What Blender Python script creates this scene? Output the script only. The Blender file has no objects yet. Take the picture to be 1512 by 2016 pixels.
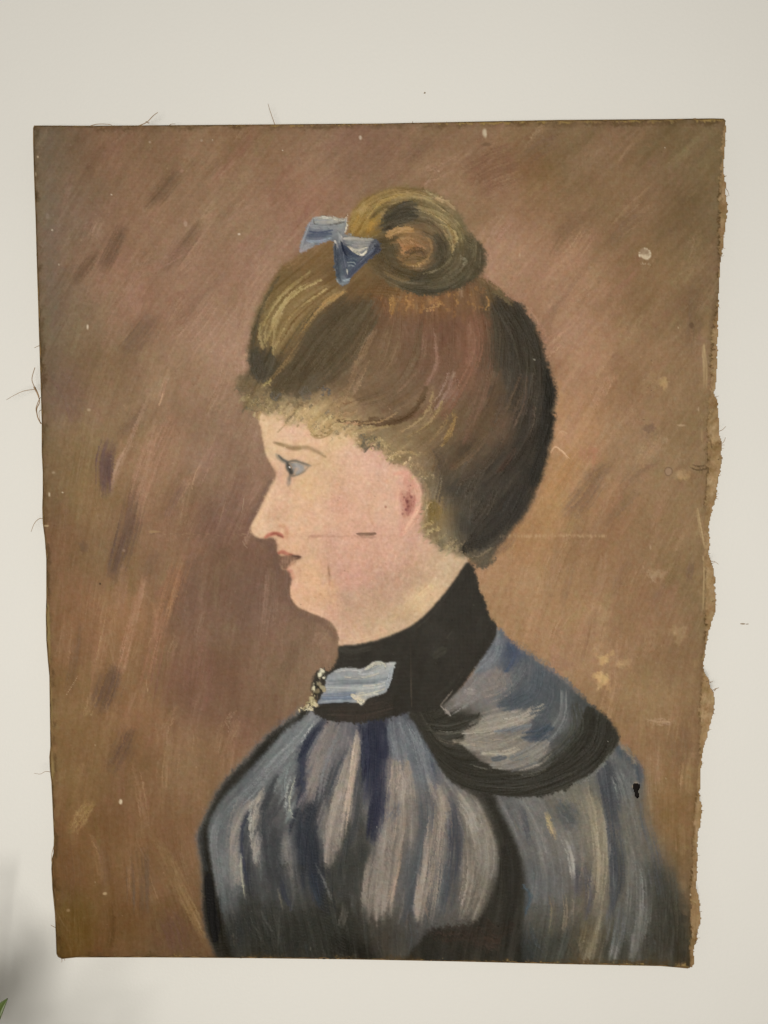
import bpy, math
import numpy as np
from mathutils import Vector, Euler

# ------------------------------------------------------------------ camera, world, lamps, exposure
scene = bpy.context.scene
CAM_Z, DIST, FRONT = 1.45, 0.53, 0.016           # camera height, camera to canvas, canvas in front of wall (m)
FPX = 1514.0                                     # focal length in photo pixels (1512 x 2016)
YAW, PITCH, ROLL = math.radians(1.206), math.radians(-4.367), math.radians(-0.158)
CAM = np.array([0.0, -(DIST + FRONT), CAM_Z])

def cam_matrix():
    cy, sy, cp, sp, cr, sr = (math.cos(YAW), math.sin(YAW), math.cos(PITCH), math.sin(PITCH), math.cos(ROLL), math.sin(ROLL))
    rz = np.array([[cy, -sy, 0], [sy, cy, 0], [0, 0, 1]])
    rx = np.array([[1, 0, 0], [0, cp, -sp], [0, sp, cp]])
    rr = np.array([[cr, 0, sr], [0, 1, 0], [-sr, 0, cr]])
    return rz @ rx @ rr
RM = cam_matrix()
cam_data = bpy.data.cameras.new('camera')
cam_data.sensor_fit = 'VERTICAL'; cam_data.sensor_height = 36.0; cam_data.sensor_width = 27.0
cam_data.lens = FPX / 2016 * 36.0
cam_data.clip_start = 0.01; cam_data.clip_end = 50
cam = bpy.data.objects.new('camera', cam_data); scene.collection.objects.link(cam)
from mathutils import Matrix
cr_, cu_, cb_ = RM @ np.array([1, 0, 0]), RM @ np.array([0, 0, 1]), RM @ np.array([0, -1, 0])
cam.matrix_world = Matrix(((cr_[0], cu_[0], cb_[0], CAM[0]), (cr_[1], cu_[1], cb_[1], CAM[1]), (cr_[2], cu_[2], cb_[2], CAM[2]), (0, 0, 0, 1)))
scene.camera = cam

def at(px, py, Y=-FRONT):
    """points where the rays through photo pixels meet the plane(s) y = Y"""
    px = np.asarray(px, float); py = np.asarray(py, float)
    d = np.stack([(px - 756) / FPX, np.ones_like(px), -(py - 1008) / FPX], -1) @ RM.T
    t = (Y - CAM[1]) / d[..., 1]
    return CAM + d * t[..., None]

world = bpy.data.worlds.new('World'); scene.world = world; world.use_nodes = True
bg = world.node_tree.nodes['Background']
bg.inputs['Color'].default_value = (1.0, 0.93, 0.83, 1); bg.inputs['Strength'].default_value = 0.21

def area_lamp(name, loc, target, size, power, color):
    d = bpy.data.lights.new(name, 'AREA'); d.shape = 'SQUARE'; d.size = size; d.energy = power; d.color = color
    o = bpy.data.objects.new(name, d); scene.collection.objects.link(o); o.location = loc
    o.rotation_euler = (Vector(target) - Vector(loc)).to_track_quat('-Z', 'Y').to_euler()
    return o
LAMP = np.array([-0.05, -1.2, 1.31])
area_lamp('room_lamp', tuple(LAMP), (-0.03, 0, 1.33), 0.42, 12.6, (1.0, 0.94, 0.86))

vs = scene.view_settings
vs.view_transform = 'Standard'; vs.look = 'None'; vs.exposure = 0.0; vs.gamma = 1.0; vs.use_curve_mapping = False

# ------------------------------------------------------------------ helpers
def link(o, parent=None):
    scene.collection.objects.link(o)
    if parent is not None: o.parent = parent
    return o
def mesh_obj(name, verts, faces, mat, parent=None, smooth=False):
    me = bpy.data.meshes.new(name); me.from_pydata([tuple(map(float, v)) for v in verts], [], [tuple(map(int, f)) for f in faces])
    me.materials.append(mat)
    if smooth: me.polygons.foreach_set('use_smooth', np.ones(len(me.polygons), bool))
    me.update()
    return link(bpy.data.objects.new(name, me), parent)
def tube(name, pts, radii, mat, parent=None, n=6):
    pts = np.asarray(pts, float); V = []; F = []
    for i, p in enumerate(pts):
        t = pts[min(i + 1, len(pts) - 1)] - pts[max(i - 1, 0)]; t /= np.linalg.norm(t) + 1e-12
        a = np.cross(t, [0.1, 0.9, 0.3]); a /= np.linalg.norm(a); b = np.cross(t, a)
        r = radii[i] if hasattr(radii, '__len__') else radii
        for k in range(n):
            w = 2 * math.pi * k / n; V.append(p + r * (math.cos(w) * a + math.sin(w) * b))
    for i in range(len(pts) - 1):
        for k in range(n): F.append((i * n + k, i * n + (k + 1) % n, (i + 1) * n + (k + 1) % n, (i + 1) * n + k))
    F.append(tuple(range(n))[::-1]); F.append(tuple(range((len(pts) - 1) * n, len(pts) * n)))
    return mesh_obj(name, V, F, mat, parent, True)
def box(name, lo, hi, mat, parent=None):
    x0, y0, z0 = lo; x1, y1, z1 = hi
    V = [(x0, y0, z0), (x1, y0, z0), (x1, y1, z0), (x0, y1, z0), (x0, y0, z1), (x1, y0, z1), (x1, y1, z1), (x0, y1, z1)]
    F = [(3, 2, 1, 0), (4, 5, 6, 7), (0, 1, 5, 4), (1, 2, 6, 5), (2, 3, 7, 6), (3, 0, 4, 7)]
    return mesh_obj(name, V, F, mat, parent)
def s2l(c):
    c = np.clip(np.asarray(c, float) / 255.0, 0, 1)
    return np.where(c <= 0.04045, c / 12.92, ((c + 0.055) / 1.055) ** 2.4)
def simple_mat(name, rgb, rough=0.6, noise=0.15, scale=40, bump=0.1, spec=0.3, trans=0.0):
    m = bpy.data.materials.new(name); m.use_nodes = True; nt = m.node_tree; b = nt.nodes['Principled BSDF']
    tc = nt.nodes.new('ShaderNodeTexCoord'); nz = nt.nodes.new('ShaderNodeTexNoise'); nz.inputs['Scale'].default_value = scale; nz.inputs['Detail'].default_value = 6
    nt.links.new(tc.outputs['Object'], nz.inputs['Vector'])
    mr = nt.nodes.new('ShaderNodeMapRange'); mr.inputs['From Min'].default_value = 0.3; mr.inputs['From Max'].default_value = 0.7
    mr.inputs['To Min'].default_value = 1 - noise; mr.inputs['To Max'].default_value = 1 + noise
    nt.links.new(nz.outputs['Fac'], mr.inputs['Value'])
    mx = nt.nodes.new('ShaderNodeMix'); mx.data_type = 'RGBA'; mx.blend_type = 'MULTIPLY'; mx.inputs['Factor'].default_value = 1
    mx.inputs[6].default_value = (*rgb, 1); nt.links.new(mr.outputs['Result'], mx.inputs[7]); nt.links.new(mx.outputs[2], b.inputs['Base Color'])
    bp = nt.nodes.new('ShaderNodeBump'); bp.inputs['Strength'].default_value = bump; bp.inputs['Distance'].default_value = 0.001
    nt.links.new(nz.outputs['Fac'], bp.inputs['Height']); nt.links.new(bp.outputs['Normal'], b.inputs['Normal'])
    b.inputs['Roughness'].default_value = rough; b.inputs['Specular IOR Level'].default_value = spec
    if trans: b.inputs['Subsurface Weight'].default_value = trans; b.inputs['Subsurface Radius'].default_value = (0.004, 0.006, 0.002)
    return m
rng = np.random.default_rng(7)

# ------------------------------------------------------------------ the wall
M_wall = simple_mat('white_wall_paint', (0.785, 0.794, 0.768), 0.62, 0.012, 5, 0.05, 0.25)
nt = M_wall.node_tree
nz2 = nt.nodes.new('ShaderNodeTexNoise'); nz2.inputs['Scale'].default_value = 420; nz2.inputs['Detail'].default_value = 3
bp2 = nt.nodes.new('ShaderNodeBump'); bp2.inputs['Strength'].default_value = 0.22; bp2.inputs['Distance'].default_value = 0.0006
nt.links.new([n for n in nt.nodes if n.type == 'TEX_COORD'][0].outputs['Object'], nz2.inputs['Vector'])
nt.links.new(nz2.outputs['Fac'], bp2.inputs['Height'])
pb = nt.nodes['Principled BSDF']; old = pb.inputs['Normal'].links[0].from_socket
nt.links.new(old, bp2.inputs['Normal']); nt.links.new(bp2.outputs['Normal'], pb.inputs['Normal'])
wall = box('wall', (-2.2, 0.0, -0.05), (2.2, 0.12, 2.9), M_wall); wall['kind'] = 'structure'
M_floor = simple_mat('floor_boards', (0.30, 0.22, 0.15), 0.5, 0.2, 6)
floor = box('floor', (-2.2, -3.0, -0.05), (2.2, -0.0, 0.0), M_floor); floor['kind'] = 'structure'
M_fleck = simple_mat('dark_fleck', tuple(s2l((150, 134, 114))), 0.8)
for (px, py, rx, ry, ang) in [(836, 183, 1.9, 1.5, 0.3), (1462, 1228, 5.5, 1.4, 0.0), (1470.5, 1228.6, 3.5, 0.9, 0.1)]:
    V = []; n = 9; c = at(px, py, 0.0); k = (DIST + FRONT) / FPX
    for i in range(n):
        w = 2 * math.pi * i / n; r = 0.75 + 0.4 * rng.random(); dx, dz = rx * r * math.cos(w) * k, ry * r * math.sin(w) * k
        V.append((c[0] + dx * math.cos(ang) - dz * math.sin(ang), -0.0002, c[2] + dx * math.sin(ang) + dz * math.cos(ang)))
    V += [(v[0], 0.0003, v[2]) for v in V]; 
    mesh_obj('fleck', V, [tuple(range(n))[::-1]] + [(i, (i + 1) % n, n + (i + 1) % n, n + i) for i in range(n)], M_fleck, wall)

# ------------------------------------------------------------------ the painted picture: a small brush engine in numpy
STEP = 1.75
X0, X1, Y0, Y1 = 42.0, 1446.0, 226.0, 1914.0
xs = np.arange(X0, X1, STEP, dtype=np.float32); ys = np.arange(Y0, Y1, STEP, dtype=np.float32)
W, H = len(xs), len(ys); XX, YY = np.meshgrid(xs, ys)
fy = np.fft.fftfreq(H)[:, None]; fx = np.fft.rfftfreq(W)[None, :]; F2 = (fx ** 2 + fy ** 2).astype(np.float32)
def blur(a, s):                                     # s in photo pixels
    s = s / STEP
    return np.fft.irfft2(np.fft.rfft2(a) * np.exp(-2 * (math.pi * s) ** 2 * F2), s=(H, W)).astype(np.float32)
def noise(s):
    a = blur(rng.standard_normal((H, W)).astype(np.float32), s); return (a - a.mean()) / a.std()
def resize(a, h, w):
    yy = np.linspace(0, a.shape[0] - 1, h); xx = np.linspace(0, a.shape[1] - 1, w)
    y0 = np.minimum(yy.astype(int), a.shape[0] - 2); x0 = np.minimum(xx.astype(int), a.shape[1] - 2)
    ty = (yy - y0)[:, None]; tx = (xx - x0)[None, :]
    if a.ndim == 3: ty = ty[..., None]; tx = tx[..., None]
    r0 = a[y0]; r1 = a[y0 + 1]; r = r0 * (1 - ty) + r1 * ty
    return (r[:, x0] * (1 - tx) + r[:, x0 + 1] * tx).astype(np.float32)
LH, LW = H // 8, W // 8
lx, ly = np.meshgrid(np.linspace(xs[0], xs[-1], LW), np.linspace(ys[0], ys[-1], LH))
def field(pts, vals, p=3.0, r0=18.0):               # smooth interpolation of scattered values
    num = 0; den = 0
    for (x, y), v in zip(pts, vals):
        w = 1.0 / ((lx - x) ** 2 + (ly - y) ** 2 + r0 * r0) ** (p / 2)
        num = num + w[..., None] * np.asarray(v, float); den = den + w
    return resize(num / den[..., None], H, W)
def spline(p, closed=False, n=8):
    p = np.asarray(p, float).reshape(-1, 2); m = len(p); out = []
    for i in range(m if closed else m - 1):
        if closed: a, b, c, d = p[i - 1], p[i], p[(i + 1) % m], p[(i + 2) % m]
        else: a, b, c, d = p[max(i - 1, 0)], p[i], p[i + 1], p[min(i + 2, m - 1)]
        for k in range(n):
            t = k / n
            out.append(0.5 * ((2 * b) + (c - a) * t + (2 * a - 5 * b + 4 * c - d) * t * t + (3 * b - a - 3 * c + d) * t ** 3))
    if not closed: out.append(p[-1])
    return np.array(out)
def inside(poly):
    poly = np.asarray(poly, float); m = np.zeros((H, W), bool)
    x0 = max(int((poly[:, 0].min() - X0) / STEP) - 1, 0); x1 = min(int((poly[:, 0].max() - X0) / STEP) + 2, W)
    y0 = max(int((poly[:, 1].min() - Y0) / STEP) - 1, 0); y1 = min(int((poly[:, 1].max() - Y0) / STEP) + 2, H)
    for j in range(y0, y1):
        y = ys[j]; a = poly; b = np.roll(poly, -1, 0)
        c = (a[:, 1] > y) != (b[:, 1] > y)
        if not c.any(): continue
        xc = np.sort(a[c, 0] + (y - a[c, 1]) / (b[c, 1] - a[c, 1]) * (b[c, 0] - a[c, 0]))
        m[j, x0:x1] = (np.searchsorted(xc, xs[x0:x1]) % 2) == 1
    return m
class Fr:                                           # flat coordinate lists measured in an enlarged crop -> photo pixels
    def __init__(s, ox, oy, k): s.o = np.array([ox, oy], float); s.k = k
    def __call__(s, *c): return s.o + np.array(c, float).reshape(-1, 2) / s.k
A = Fr(0, 0, 1); TL = Fr(0, 150, 1.9895); TR = Fr(752, 150, 1.9895); L3 = Fr(0, 650, 3.024); R4 = Fr(1050, 650, 3.2727)
BL = Fr(0, 1200, 2.47); BR = Fr(1050, 1200, 2.4697); H1 = Fr(440, 340, 2.2235); FA = Fr(440, 720, 3.287); H3 = Fr(780, 560, 2.7243)
C4 = Fr(560, 1080, 3.024); D5 = Fr(360, 1300, 3.024); D6 = Fr(780, 1200, 2.4387); E7 = Fr(490, 860, 7.468); B8 = Fr(580, 400, 3.78)

C = np.zeros((H, W, 3), np.float32); HG = np.zeros((H, W), np.float32)
BT = rng.standard_normal((256, 256)).astype(np.float32)      # bristle table: fine across, long along
kb = np.fft.fftfreq(256); BT = np.fft.ifft2(np.fft.fft2(BT) * np.exp(-2 * math.pi ** 2 * ((kb[:, None] * 0.8) ** 2 + (kb[None, :] * 9) ** 2))).real
BT = ((BT - BT.mean()) / BT.std()).astype(np.float32)
def stroke(fr, c, w, col, a=0.8, soft=0.6, br=0.35, taper=0.3, jit=5, h=0.0, clip=None, n=5):
    """one brush stroke along a smooth path; w = width in the frame's own pixels"""
    P = spline(fr(*c), False, n) if len(c) > 4 else fr(*c)
    hw = w / fr.k / 2 * (1.0 + 1.05 * min(soft, 1.0))
    pad = hw * 1.25 + 2
    i0 = max(int((P[:, 0].min() - pad - X0) / STEP), 0); i1 = min(int((P[:, 0].max() + pad - X0) / STEP) + 1, W)
    j0 = max(int((P[:, 1].min() - pad - Y0) / STEP), 0); j1 = min(int((P[:, 1].max() + pad - Y0) / STEP) + 1, H)
    if i1 <= i0 or j1 <= j0: return
    x = XX[j0:j1, i0:i1]; y = YY[j0:j1, i0:i1]
    D = np.full(x.shape, 1e9, np.float32); S = np.zeros_like(D); V = np.zeros_like(D); L = 0.0
    for p, q in zip(P[:-1], P[1:]):
        e = q - p; l = math.hypot(*e)
        if l < 1e-6: continue
        u = e / l; rx = x - p[0]; ry = y - p[1]
        t = np.clip(rx * u[0] + ry * u[1], 0, l); cx = rx - t * u[0]; cy = ry - t * u[1]
        d2 = cx * cx + cy * cy; m = d2 < D
        D[m] = d2[m]; S[m] = (L + t)[m]; V[m] = (rx * -u[1] + ry * u[0])[m]; L += l
    D = np.sqrt(D); s = S / max(L, 1e-6)
    wl = np.ones_like(s)
    if taper > 0: wl = np.clip(np.minimum(s, 1 - s) / taper, 0, 1) ** 0.6 * 0.5 + 0.5
    r = D / (hw * wl)
    i = (V * (1.6 / STEP) + rng.integers(256)).astype(int) % 256; j = (S * (0.5 / STEP) + rng.integers(256)).astype(int) % 256
    b = BT[i, j]
    e = np.clip((1.0 + 0.2 * b * br + 0.04 * NF[j0:j1, i0:i1] - r) / max(soft, 0.02), 0, 1); e = e * e * (3 - 2 * e)
    al = np.clip(e * a * (1 + br * b * 0.55), 0, 1)
    if taper >= .45: al = al * np.clip(np.minimum(s, 1 - s) / .25, 0, 1) ** .7
    if clip is not None: al = al * clip[j0:j1, i0:i1]
    cc = np.asarray(col, np.float32)[None, None] + (b * jit)[..., None]
    T = C[j0:j1, i0:i1]; T += (cc - T) * al[..., None]
    if h: HG[j0:j1, i0:i1] += h * al * (1 + 0.6 * b)
def patch(fr, c, col, a=0.8, soft=3.0, rag=0.22, clip=None, br=0.25, jit=4):
    """a filled area of paint with streaky brushed edges"""
    P = spline(fr(*c), True, 4); pad = soft * 4 + 6
    i0 = max(int((P[:, 0].min() - pad - X0) / STEP), 0); i1 = min(int((P[:, 0].max() + pad - X0) / STEP) + 1, W); j0 = max(int((P[:, 1].min() - pad - Y0) / STEP), 0); j1 = min(int((P[:, 1].max() + pad - Y0) / STEP) + 1, H)
    m = inside(P)[j0:j1, i0:i1].astype(np.float32); h, w = m.shape
    f2 = np.fft.fftfreq(h)[:, None] ** 2 + np.fft.rfftfreq(w)[None] ** 2
    bl = lambda q, sg: np.fft.irfft2(np.fft.rfft2(q) * np.exp(-2 * (math.pi * sg / STEP) ** 2 * f2), s=(h, w))
    l1, l2 = LC1[j0:j1, i0:i1], LC2[j0:j1, i0:i1]
    e = np.clip((bl(m, soft * 1.6) + rag * (.6 * l2 + .4 * l1) * (bl(m, soft * 2.2) * 4 * (1 - bl(m, soft * 2.2))) - .5) * 2.6 + .5, 0, 1)
    e = np.clip(bl(e, soft * .35) * a * (1 + br * .5 * (l1 + l2)), 0, 1)
    if clip is not None: e = e * clip[j0:j1, i0:i1]
    T = C[j0:j1, i0:i1]; T += (np.asarray(col, np.float32) + ((l1 + l2) * jit * .6)[..., None] - T) * e[..., None]
    HG[j0:j1, i0:i1] += .12 * e * (1 + l1)
def dab(fr, u, v, ru, rv, col, a=0.8, soft=0.8, ang=0.0, clip=None, h=0.0, rag=0.0):
    (px, py), = fr(u, v); rx, ry = ru / fr.k, rv / fr.k; R = max(rx, ry) * 1.3 + 2
    i0 = max(int((px - R - X0) / STEP), 0); i1 = min(int((px + R - X0) / STEP) + 2, W); j0 = max(int((py - R - Y0) / STEP), 0); j1 = min(int((py + R - Y0) / STEP) + 2, H)
    if i1 <= i0 or j1 <= j0: return
    x = XX[j0:j1, i0:i1] - px; y = YY[j0:j1, i0:i1] - py; c, s = math.cos(ang), math.sin(ang)
    r = np.hypot((x * c + y * s) / rx, (-x * s + y * c) / ry)
    if rag: r = r + rag * RAG[j0:j1, i0:i1]
    e = np.clip((1 - r) / max(soft, 0.02), 0, 1); e = e * e * (3 - 2 * e) * a
    if clip is not None: e = e * clip[j0:j1, i0:i1]
    T = C[j0:j1, i0:i1]; T += (np.asarray(col, np.float32) - T) * e[..., None]
    if h: HG[j0:j1, i0:i1] += h * e
RAG = noise(5.0)
NF, NM, NB, NXL = noise(1.6), noise(6.0), noise(22.0), noise(70.0)

# ---- orientation of the brushwork
G_BG = [(150, 300, 60), (400, 330, 50), (700, 300, 40), (1000, 320, 40), (1300, 320, 45), (150, 600, 62), (350, 560, 55), (1100, 520, 50), (1300, 600, 50), (180, 900, 78),
        (350, 850, 70), (450, 1000, 68), (1250, 850, 58), (1150, 950, 60), (1330, 1000, 60), (200, 1200, 82), (400, 1200, 80), (550, 1250, 84), (1100, 1150, 68), (1300, 1200, 66),
        (150, 1500, 80), (300, 1500, 84), (450, 1400, 80), (1300, 1450, 86), (1340, 1650, 90), (200, 1750, 96), (340, 1750, 108), (250, 1850, 92), (1200, 1300, 75)]
def ang_field(L):
    f = field([(x, y) for x, y, _ in L], [(math.cos(2 * math.radians(a)), math.sin(2 * math.radians(a))) for _, _, a in L], 3.0, 30)
    return f
def tangents(guides):
    out = []
    for P in guides:
        P = spline(P, False, 4) if len(P) > 2 else np.asarray(P)
        for p, q in zip(P[:-1], P[1:]):
            d = q - p; out.append(((p[0] + q[0]) / 2, (p[1] + q[1]) / 2, math.degrees(math.atan2(-d[1], d[0]))))
    return out
G_HAIR = tangents([H1(470, 500, 300, 590, 200, 720, 180, 850), H1(540, 540, 400, 660, 300, 800, 220, 930), H1(660, 600, 560, 760, 420, 900), H1(800, 620, 800, 760, 740, 900, 560, 980),
                   H1(950, 620, 960, 800, 860, 960, 620, 1060), H1(1090, 620, 1110, 820, 1000, 1030, 760, 1120), H1(1180, 560, 1260, 760, 1200, 1000, 1000, 1200), H1(1290, 580, 1400, 800, 1400, 1050, 1300, 1240),
                   H3(700, 500, 650, 800, 500, 1000, 280, 1200), H3(830, 600, 760, 950, 600, 1250, 400, 1400), H3(500, 500, 420, 750, 300, 900, 180, 980), H3(300, 900, 260, 1100, 300, 1300, 360, 1440)])
G_BUN = tangents([H1(560, 240, 640, 120, 780, 80, 950, 120, 1060, 260, 1080, 400, 980, 490, 820, 490, 720, 430), H1(720, 240, 820, 190, 930, 220, 980, 330, 920, 430, 800, 440, 720, 370), H1(770, 290, 850, 270, 900, 330, 850, 400, 780, 390)])
G_DRESS = tangents([D5(780, 330, 600, 560, 400, 780, 230, 960, 230, 1300, 280, 1700), D5(860, 360, 720, 600, 520, 900, 440, 1150, 520, 1600), D5(980, 370, 880, 700, 760, 1000, 760, 1300, 880, 1700),
                    D5(1060, 370, 1030, 700, 960, 1000, 930, 1300, 1000, 1700), D5(1180, 370, 1180, 700, 1150, 1000, 1080, 1400), D5(1300, 370, 1340, 650, 1360, 1000, 1300, 1400), D6(60, 560, 200, 800, 260, 1100, 200, 1500),
                    D6(240, 850, 400, 1000, 440, 1250, 330, 1500), D6(520, 930, 640, 1150, 660, 1400, 620, 1650), D6(700, 920, 850, 1150, 880, 1400, 800, 1660), D6(900, 850, 980, 1100, 1000, 1400, 940, 1680),
                    D6(1030, 720, 1060, 1000, 1100, 1250, 1010, 1660), D6(1120, 730, 1180, 1000, 1240, 1300, 1200, 1660), D6(1200, 960, 1300, 1250, 1380, 1500, 1380, 1660)])
G_CAPE = tangents([D6(480, 160, 400, 330, 250, 470), D6(560, 200, 500, 380, 320, 520), D6(650, 260, 600, 420, 420, 560, 260, 600), D6(760, 330, 720, 520, 560, 640, 360, 680), D6(850, 420, 830, 560, 700, 720, 480, 770),
                   D6(960, 520, 900, 680, 700, 820, 450, 850), D6(1050, 600, 950, 760, 750, 850, 550, 880), D6(90, 540, 180, 700, 300, 820, 450, 870)])
# ---- outlines of the painted shapes
P_FACE = np.vstack([FA(245, 300, 246, 420, 258, 500, 280, 590, 315, 650, 340, 690, 335, 735, 305, 790, 270, 860, 225, 950, 190, 1010, 178, 1050, 190, 1085, 215, 1110, 260, 1118, 310, 1112, 340, 1125, 350, 1160, 350, 1205,
                          365, 1225, 382, 1245, 372, 1270, 376, 1310, 415, 1322, 437, 1345, 440, 1400, 430, 1440, 440, 1500, 480, 1560, 550, 1590, 620, 1620, 690, 1655, 730, 1710, 746, 1760, 752, 1815),
                    A(700, 1275, 760, 1262, 815, 1235, 870, 1180, 905, 1130, 922, 1104, 905, 1080, 870, 1000, 860, 920, 800, 860, 700, 820, 600, 790)])
P_HAIR = np.vstack([H1(480, 300, 400, 325, 335, 355, 270, 400, 210, 470, 170, 550, 130, 650, 112, 740, 112, 830, 110, 880, 62, 885, 50, 930, 88, 965, 78, 1010, 108, 1048, 160, 1035, 190, 1060),
                    FA(290, 330, 340, 310, 400, 360, 440, 392, 500, 335, 550, 410, 600, 458, 680, 436, 760, 436, 830, 462, 880, 520, 910, 560, 955, 500, 1000, 540, 1050, 570, 1070, 620, 1130, 640, 1200, 670, 1260, 730, 1292, 800,
                       1290, 900, 1300, 960, 1275, 1050, 1300, 1090, 1350, 1130, 1400, 1185, 1450, 1195, 1512, 1225),
                    H3(370, 1450, 380, 1475, 420, 1500, 480, 1515, 520, 1495, 525, 1440, 545, 1420, 590, 1368, 650, 1290, 710, 1200, 760, 1090, 800, 950, 820, 850, 840, 720, 850, 590, 840, 510, 800, 400, 760, 260, 700, 160, 640, 90, 560, 58),
                    H1(1180, 500, 1112, 455, 900, 400, 700, 300)])
P_BUN = H1(545, 225, 580, 150, 640, 100, 720, 65, 800, 58, 900, 80, 980, 125, 1040, 190, 1080, 270, 1122, 302, 1145, 360, 1136, 430, 1110, 455, 1060, 490, 1000, 515, 900, 530, 800, 520, 720, 480, 640, 420, 560, 330)
P_BOW = B8(35, 365, 60, 260, 105, 150, 150, 105, 240, 97, 375, 118, 390, 85, 393, 150, 378, 225, 350, 225, 480, 255, 600, 265, 632, 300, 630, 350, 560, 410, 480, 490, 415, 560, 395, 600, 330, 605, 310, 560, 300, 490, 290, 380, 285, 285, 180, 300, 90, 350)
P_COLLAR = np.vstack([C4(330, 580, 430, 572, 540, 548, 640, 515, 760, 455, 850, 380, 940, 280, 1010, 190, 1060, 115, 1090, 78, 1110, 95, 1135, 130, 1150, 190, 1162, 250, 1190, 300, 1215, 390, 1240, 430, 1264, 455, 1260, 520, 1215, 600, 1150, 690,
                            1080, 790, 1010, 870, 935, 937, 860, 965, 750, 975, 650, 1000, 550, 1025, 440, 1036, 320, 1030, 240, 1020, 180, 985, 165, 965, 195, 920, 180, 860, 165, 810, 190, 745, 220, 712, 268, 728, 298, 690, 322, 635)])
P_CBOW = C4(350, 710, 420, 712, 450, 716, 500, 696, 530, 674, 570, 668, 600, 680, 662, 674, 655, 710, 630, 800, 605, 852, 560, 872, 500, 892, 460, 932, 430, 918, 330, 916, 200, 926, 215, 890, 235, 820, 250, 765, 300, 728)
P_CAPE = D6(475, 100, 560, 168, 680, 248, 800, 338, 900, 428, 1000, 508, 1066, 590, 1060, 650, 1000, 730, 930, 800, 800, 862, 700, 890, 600, 900, 480, 892, 350, 872, 270, 830, 210, 760, 150, 655, 85, 545, 62, 495, 200, 440, 350, 330)
P_DRESS = np.vstack([D5(725, 285, 690, 315, 640, 345, 560, 400, 470, 480, 380, 580, 290, 670, 210, 770, 150, 890, 100, 1000, 84, 1070, 108, 1200, 118, 1400, 134, 1600, 180, 1720, 205, 1790, 205, 1850), A(800, 1925, 1200, 1930, 1364, 1930),
                     D6(1425, 1600, 1405, 1450, 1345, 1300, 1280, 1180, 1225, 1060, 1192, 960, 1196, 850, 1182, 770, 1130, 705, 1060, 645, 900, 600, 400, 500), A(800, 1390)])
P_BAND = np.vstack([D6(340, 860, 400, 925, 450, 1030, 480, 1120, 492, 1200, 470, 1330, 420, 1450, 330, 1520, 180, 1530, 120, 1580, 60, 1660, 40, 1720), A(1010, 1925), D6(600, 1640, 600, 1550, 612, 1480, 622, 1350, 602, 1200, 545, 1050, 490, 945, 470, 885)])
P_EDGE = np.vstack([D5(725, 285, 690, 315, 640, 345, 560, 400, 470, 480, 380, 580, 290, 670, 210, 770, 150, 890, 100, 1000, 84, 1070, 108, 1200, 118, 1400, 134, 1600, 180, 1720, 205, 1800, 300, 1800, 250, 1600, 205, 1400, 168, 1200, 150, 1050,
                          162, 950, 240, 820, 360, 690, 480, 560, 600, 425, 730, 330)])
def mask(P, soft, rag=0.0):
    m = inside(spline(P, True, 5)).astype(np.float32)
    if rag: m = (blur(m, rag * 2.2) + 0.10 * RAG * rag / 4 + 0.05 * NF > 0.5).astype(np.float32)
    return np.clip(blur(m, soft), 0, 1)
K = {}
K['hair'] = mask(P_HAIR, 4.2, 3.4); K['bun'] = mask(P_BUN, 3.2, 2.2); K['face'] = mask(P_FACE, 1.5); K['bow'] = mask(P_BOW, 1.1, 0.6)
K['collar'] = mask(P_COLLAR, 1.7, 1.0); K['cbow'] = mask(P_CBOW, 1.0); K['cape'] = mask(P_CAPE, 2.4, 0.8); K['dress'] = mask(P_DRESS, 5.5, 1.0)
rw = np.clip((XX - 1180) / 80, 0, 1) * np.clip((YY - 1480) / 120, 0, 1); K['dress'] = K['dress'] * (1 - rw) + blur(K['dress'], 15) * rw
K['band'] = mask(P_BAND, 4.0, 1.5); K['edge'] = mask(P_EDGE, 3.4, 1.2)

af = ang_field(G_BG); DIR_BG = af
def lerp_dir(a, b, m): return a * (1 - m[..., None]) + b * m[..., None]
DIR = lerp_dir(af, ang_field(G_DRESS), K['dress']); DIR = lerp_dir(DIR, ang_field(G_CAPE), K['cape'])
DIR = lerp_dir(DIR, ang_field(G_HAIR), K['hair']); DIR = lerp_dir(DIR, ang_field(G_BUN), K['bun'])
TH = 0.5 * np.arctan2(DIR[..., 1], DIR[..., 0]); UX, UY = np.cos(TH).astype(np.float32), -np.sin(TH).astype(np.float32)
def lic(src, L):                                    # streaks along the brush direction
    acc = src.copy(); tot = 1.0
    jj, ii = np.mgrid[0:H, 0:W].astype(np.float32)
    for sg in (1, -1):
        px, py = ii.copy(), jj.copy()
        dx, dy = UX * sg, UY * sg
        for k in range(1, L + 1):
            px += dx * 1.4; py += dy * 1.4
            a = np.clip(px + 0.5, 0, W - 1).astype(np.int32); b = np.clip(py + 0.5, 0, H - 1).astype(np.int32)
            nx, ny = UX[b, a], UY[b, a]; f = np.where(nx * dx + ny * dy < 0, -1, 1); dx, dy = nx * f, ny * f
            w = 1 - k / (L + 1); acc += src[b, a] * w; tot += w
    acc /= tot; return (acc - acc.mean()) / acc.std()
LC1 = lic(noise(1.2), 26); LC2 = lic(noise(4.0), 34); LC3 = lic(noise(9.0), 40)

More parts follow.
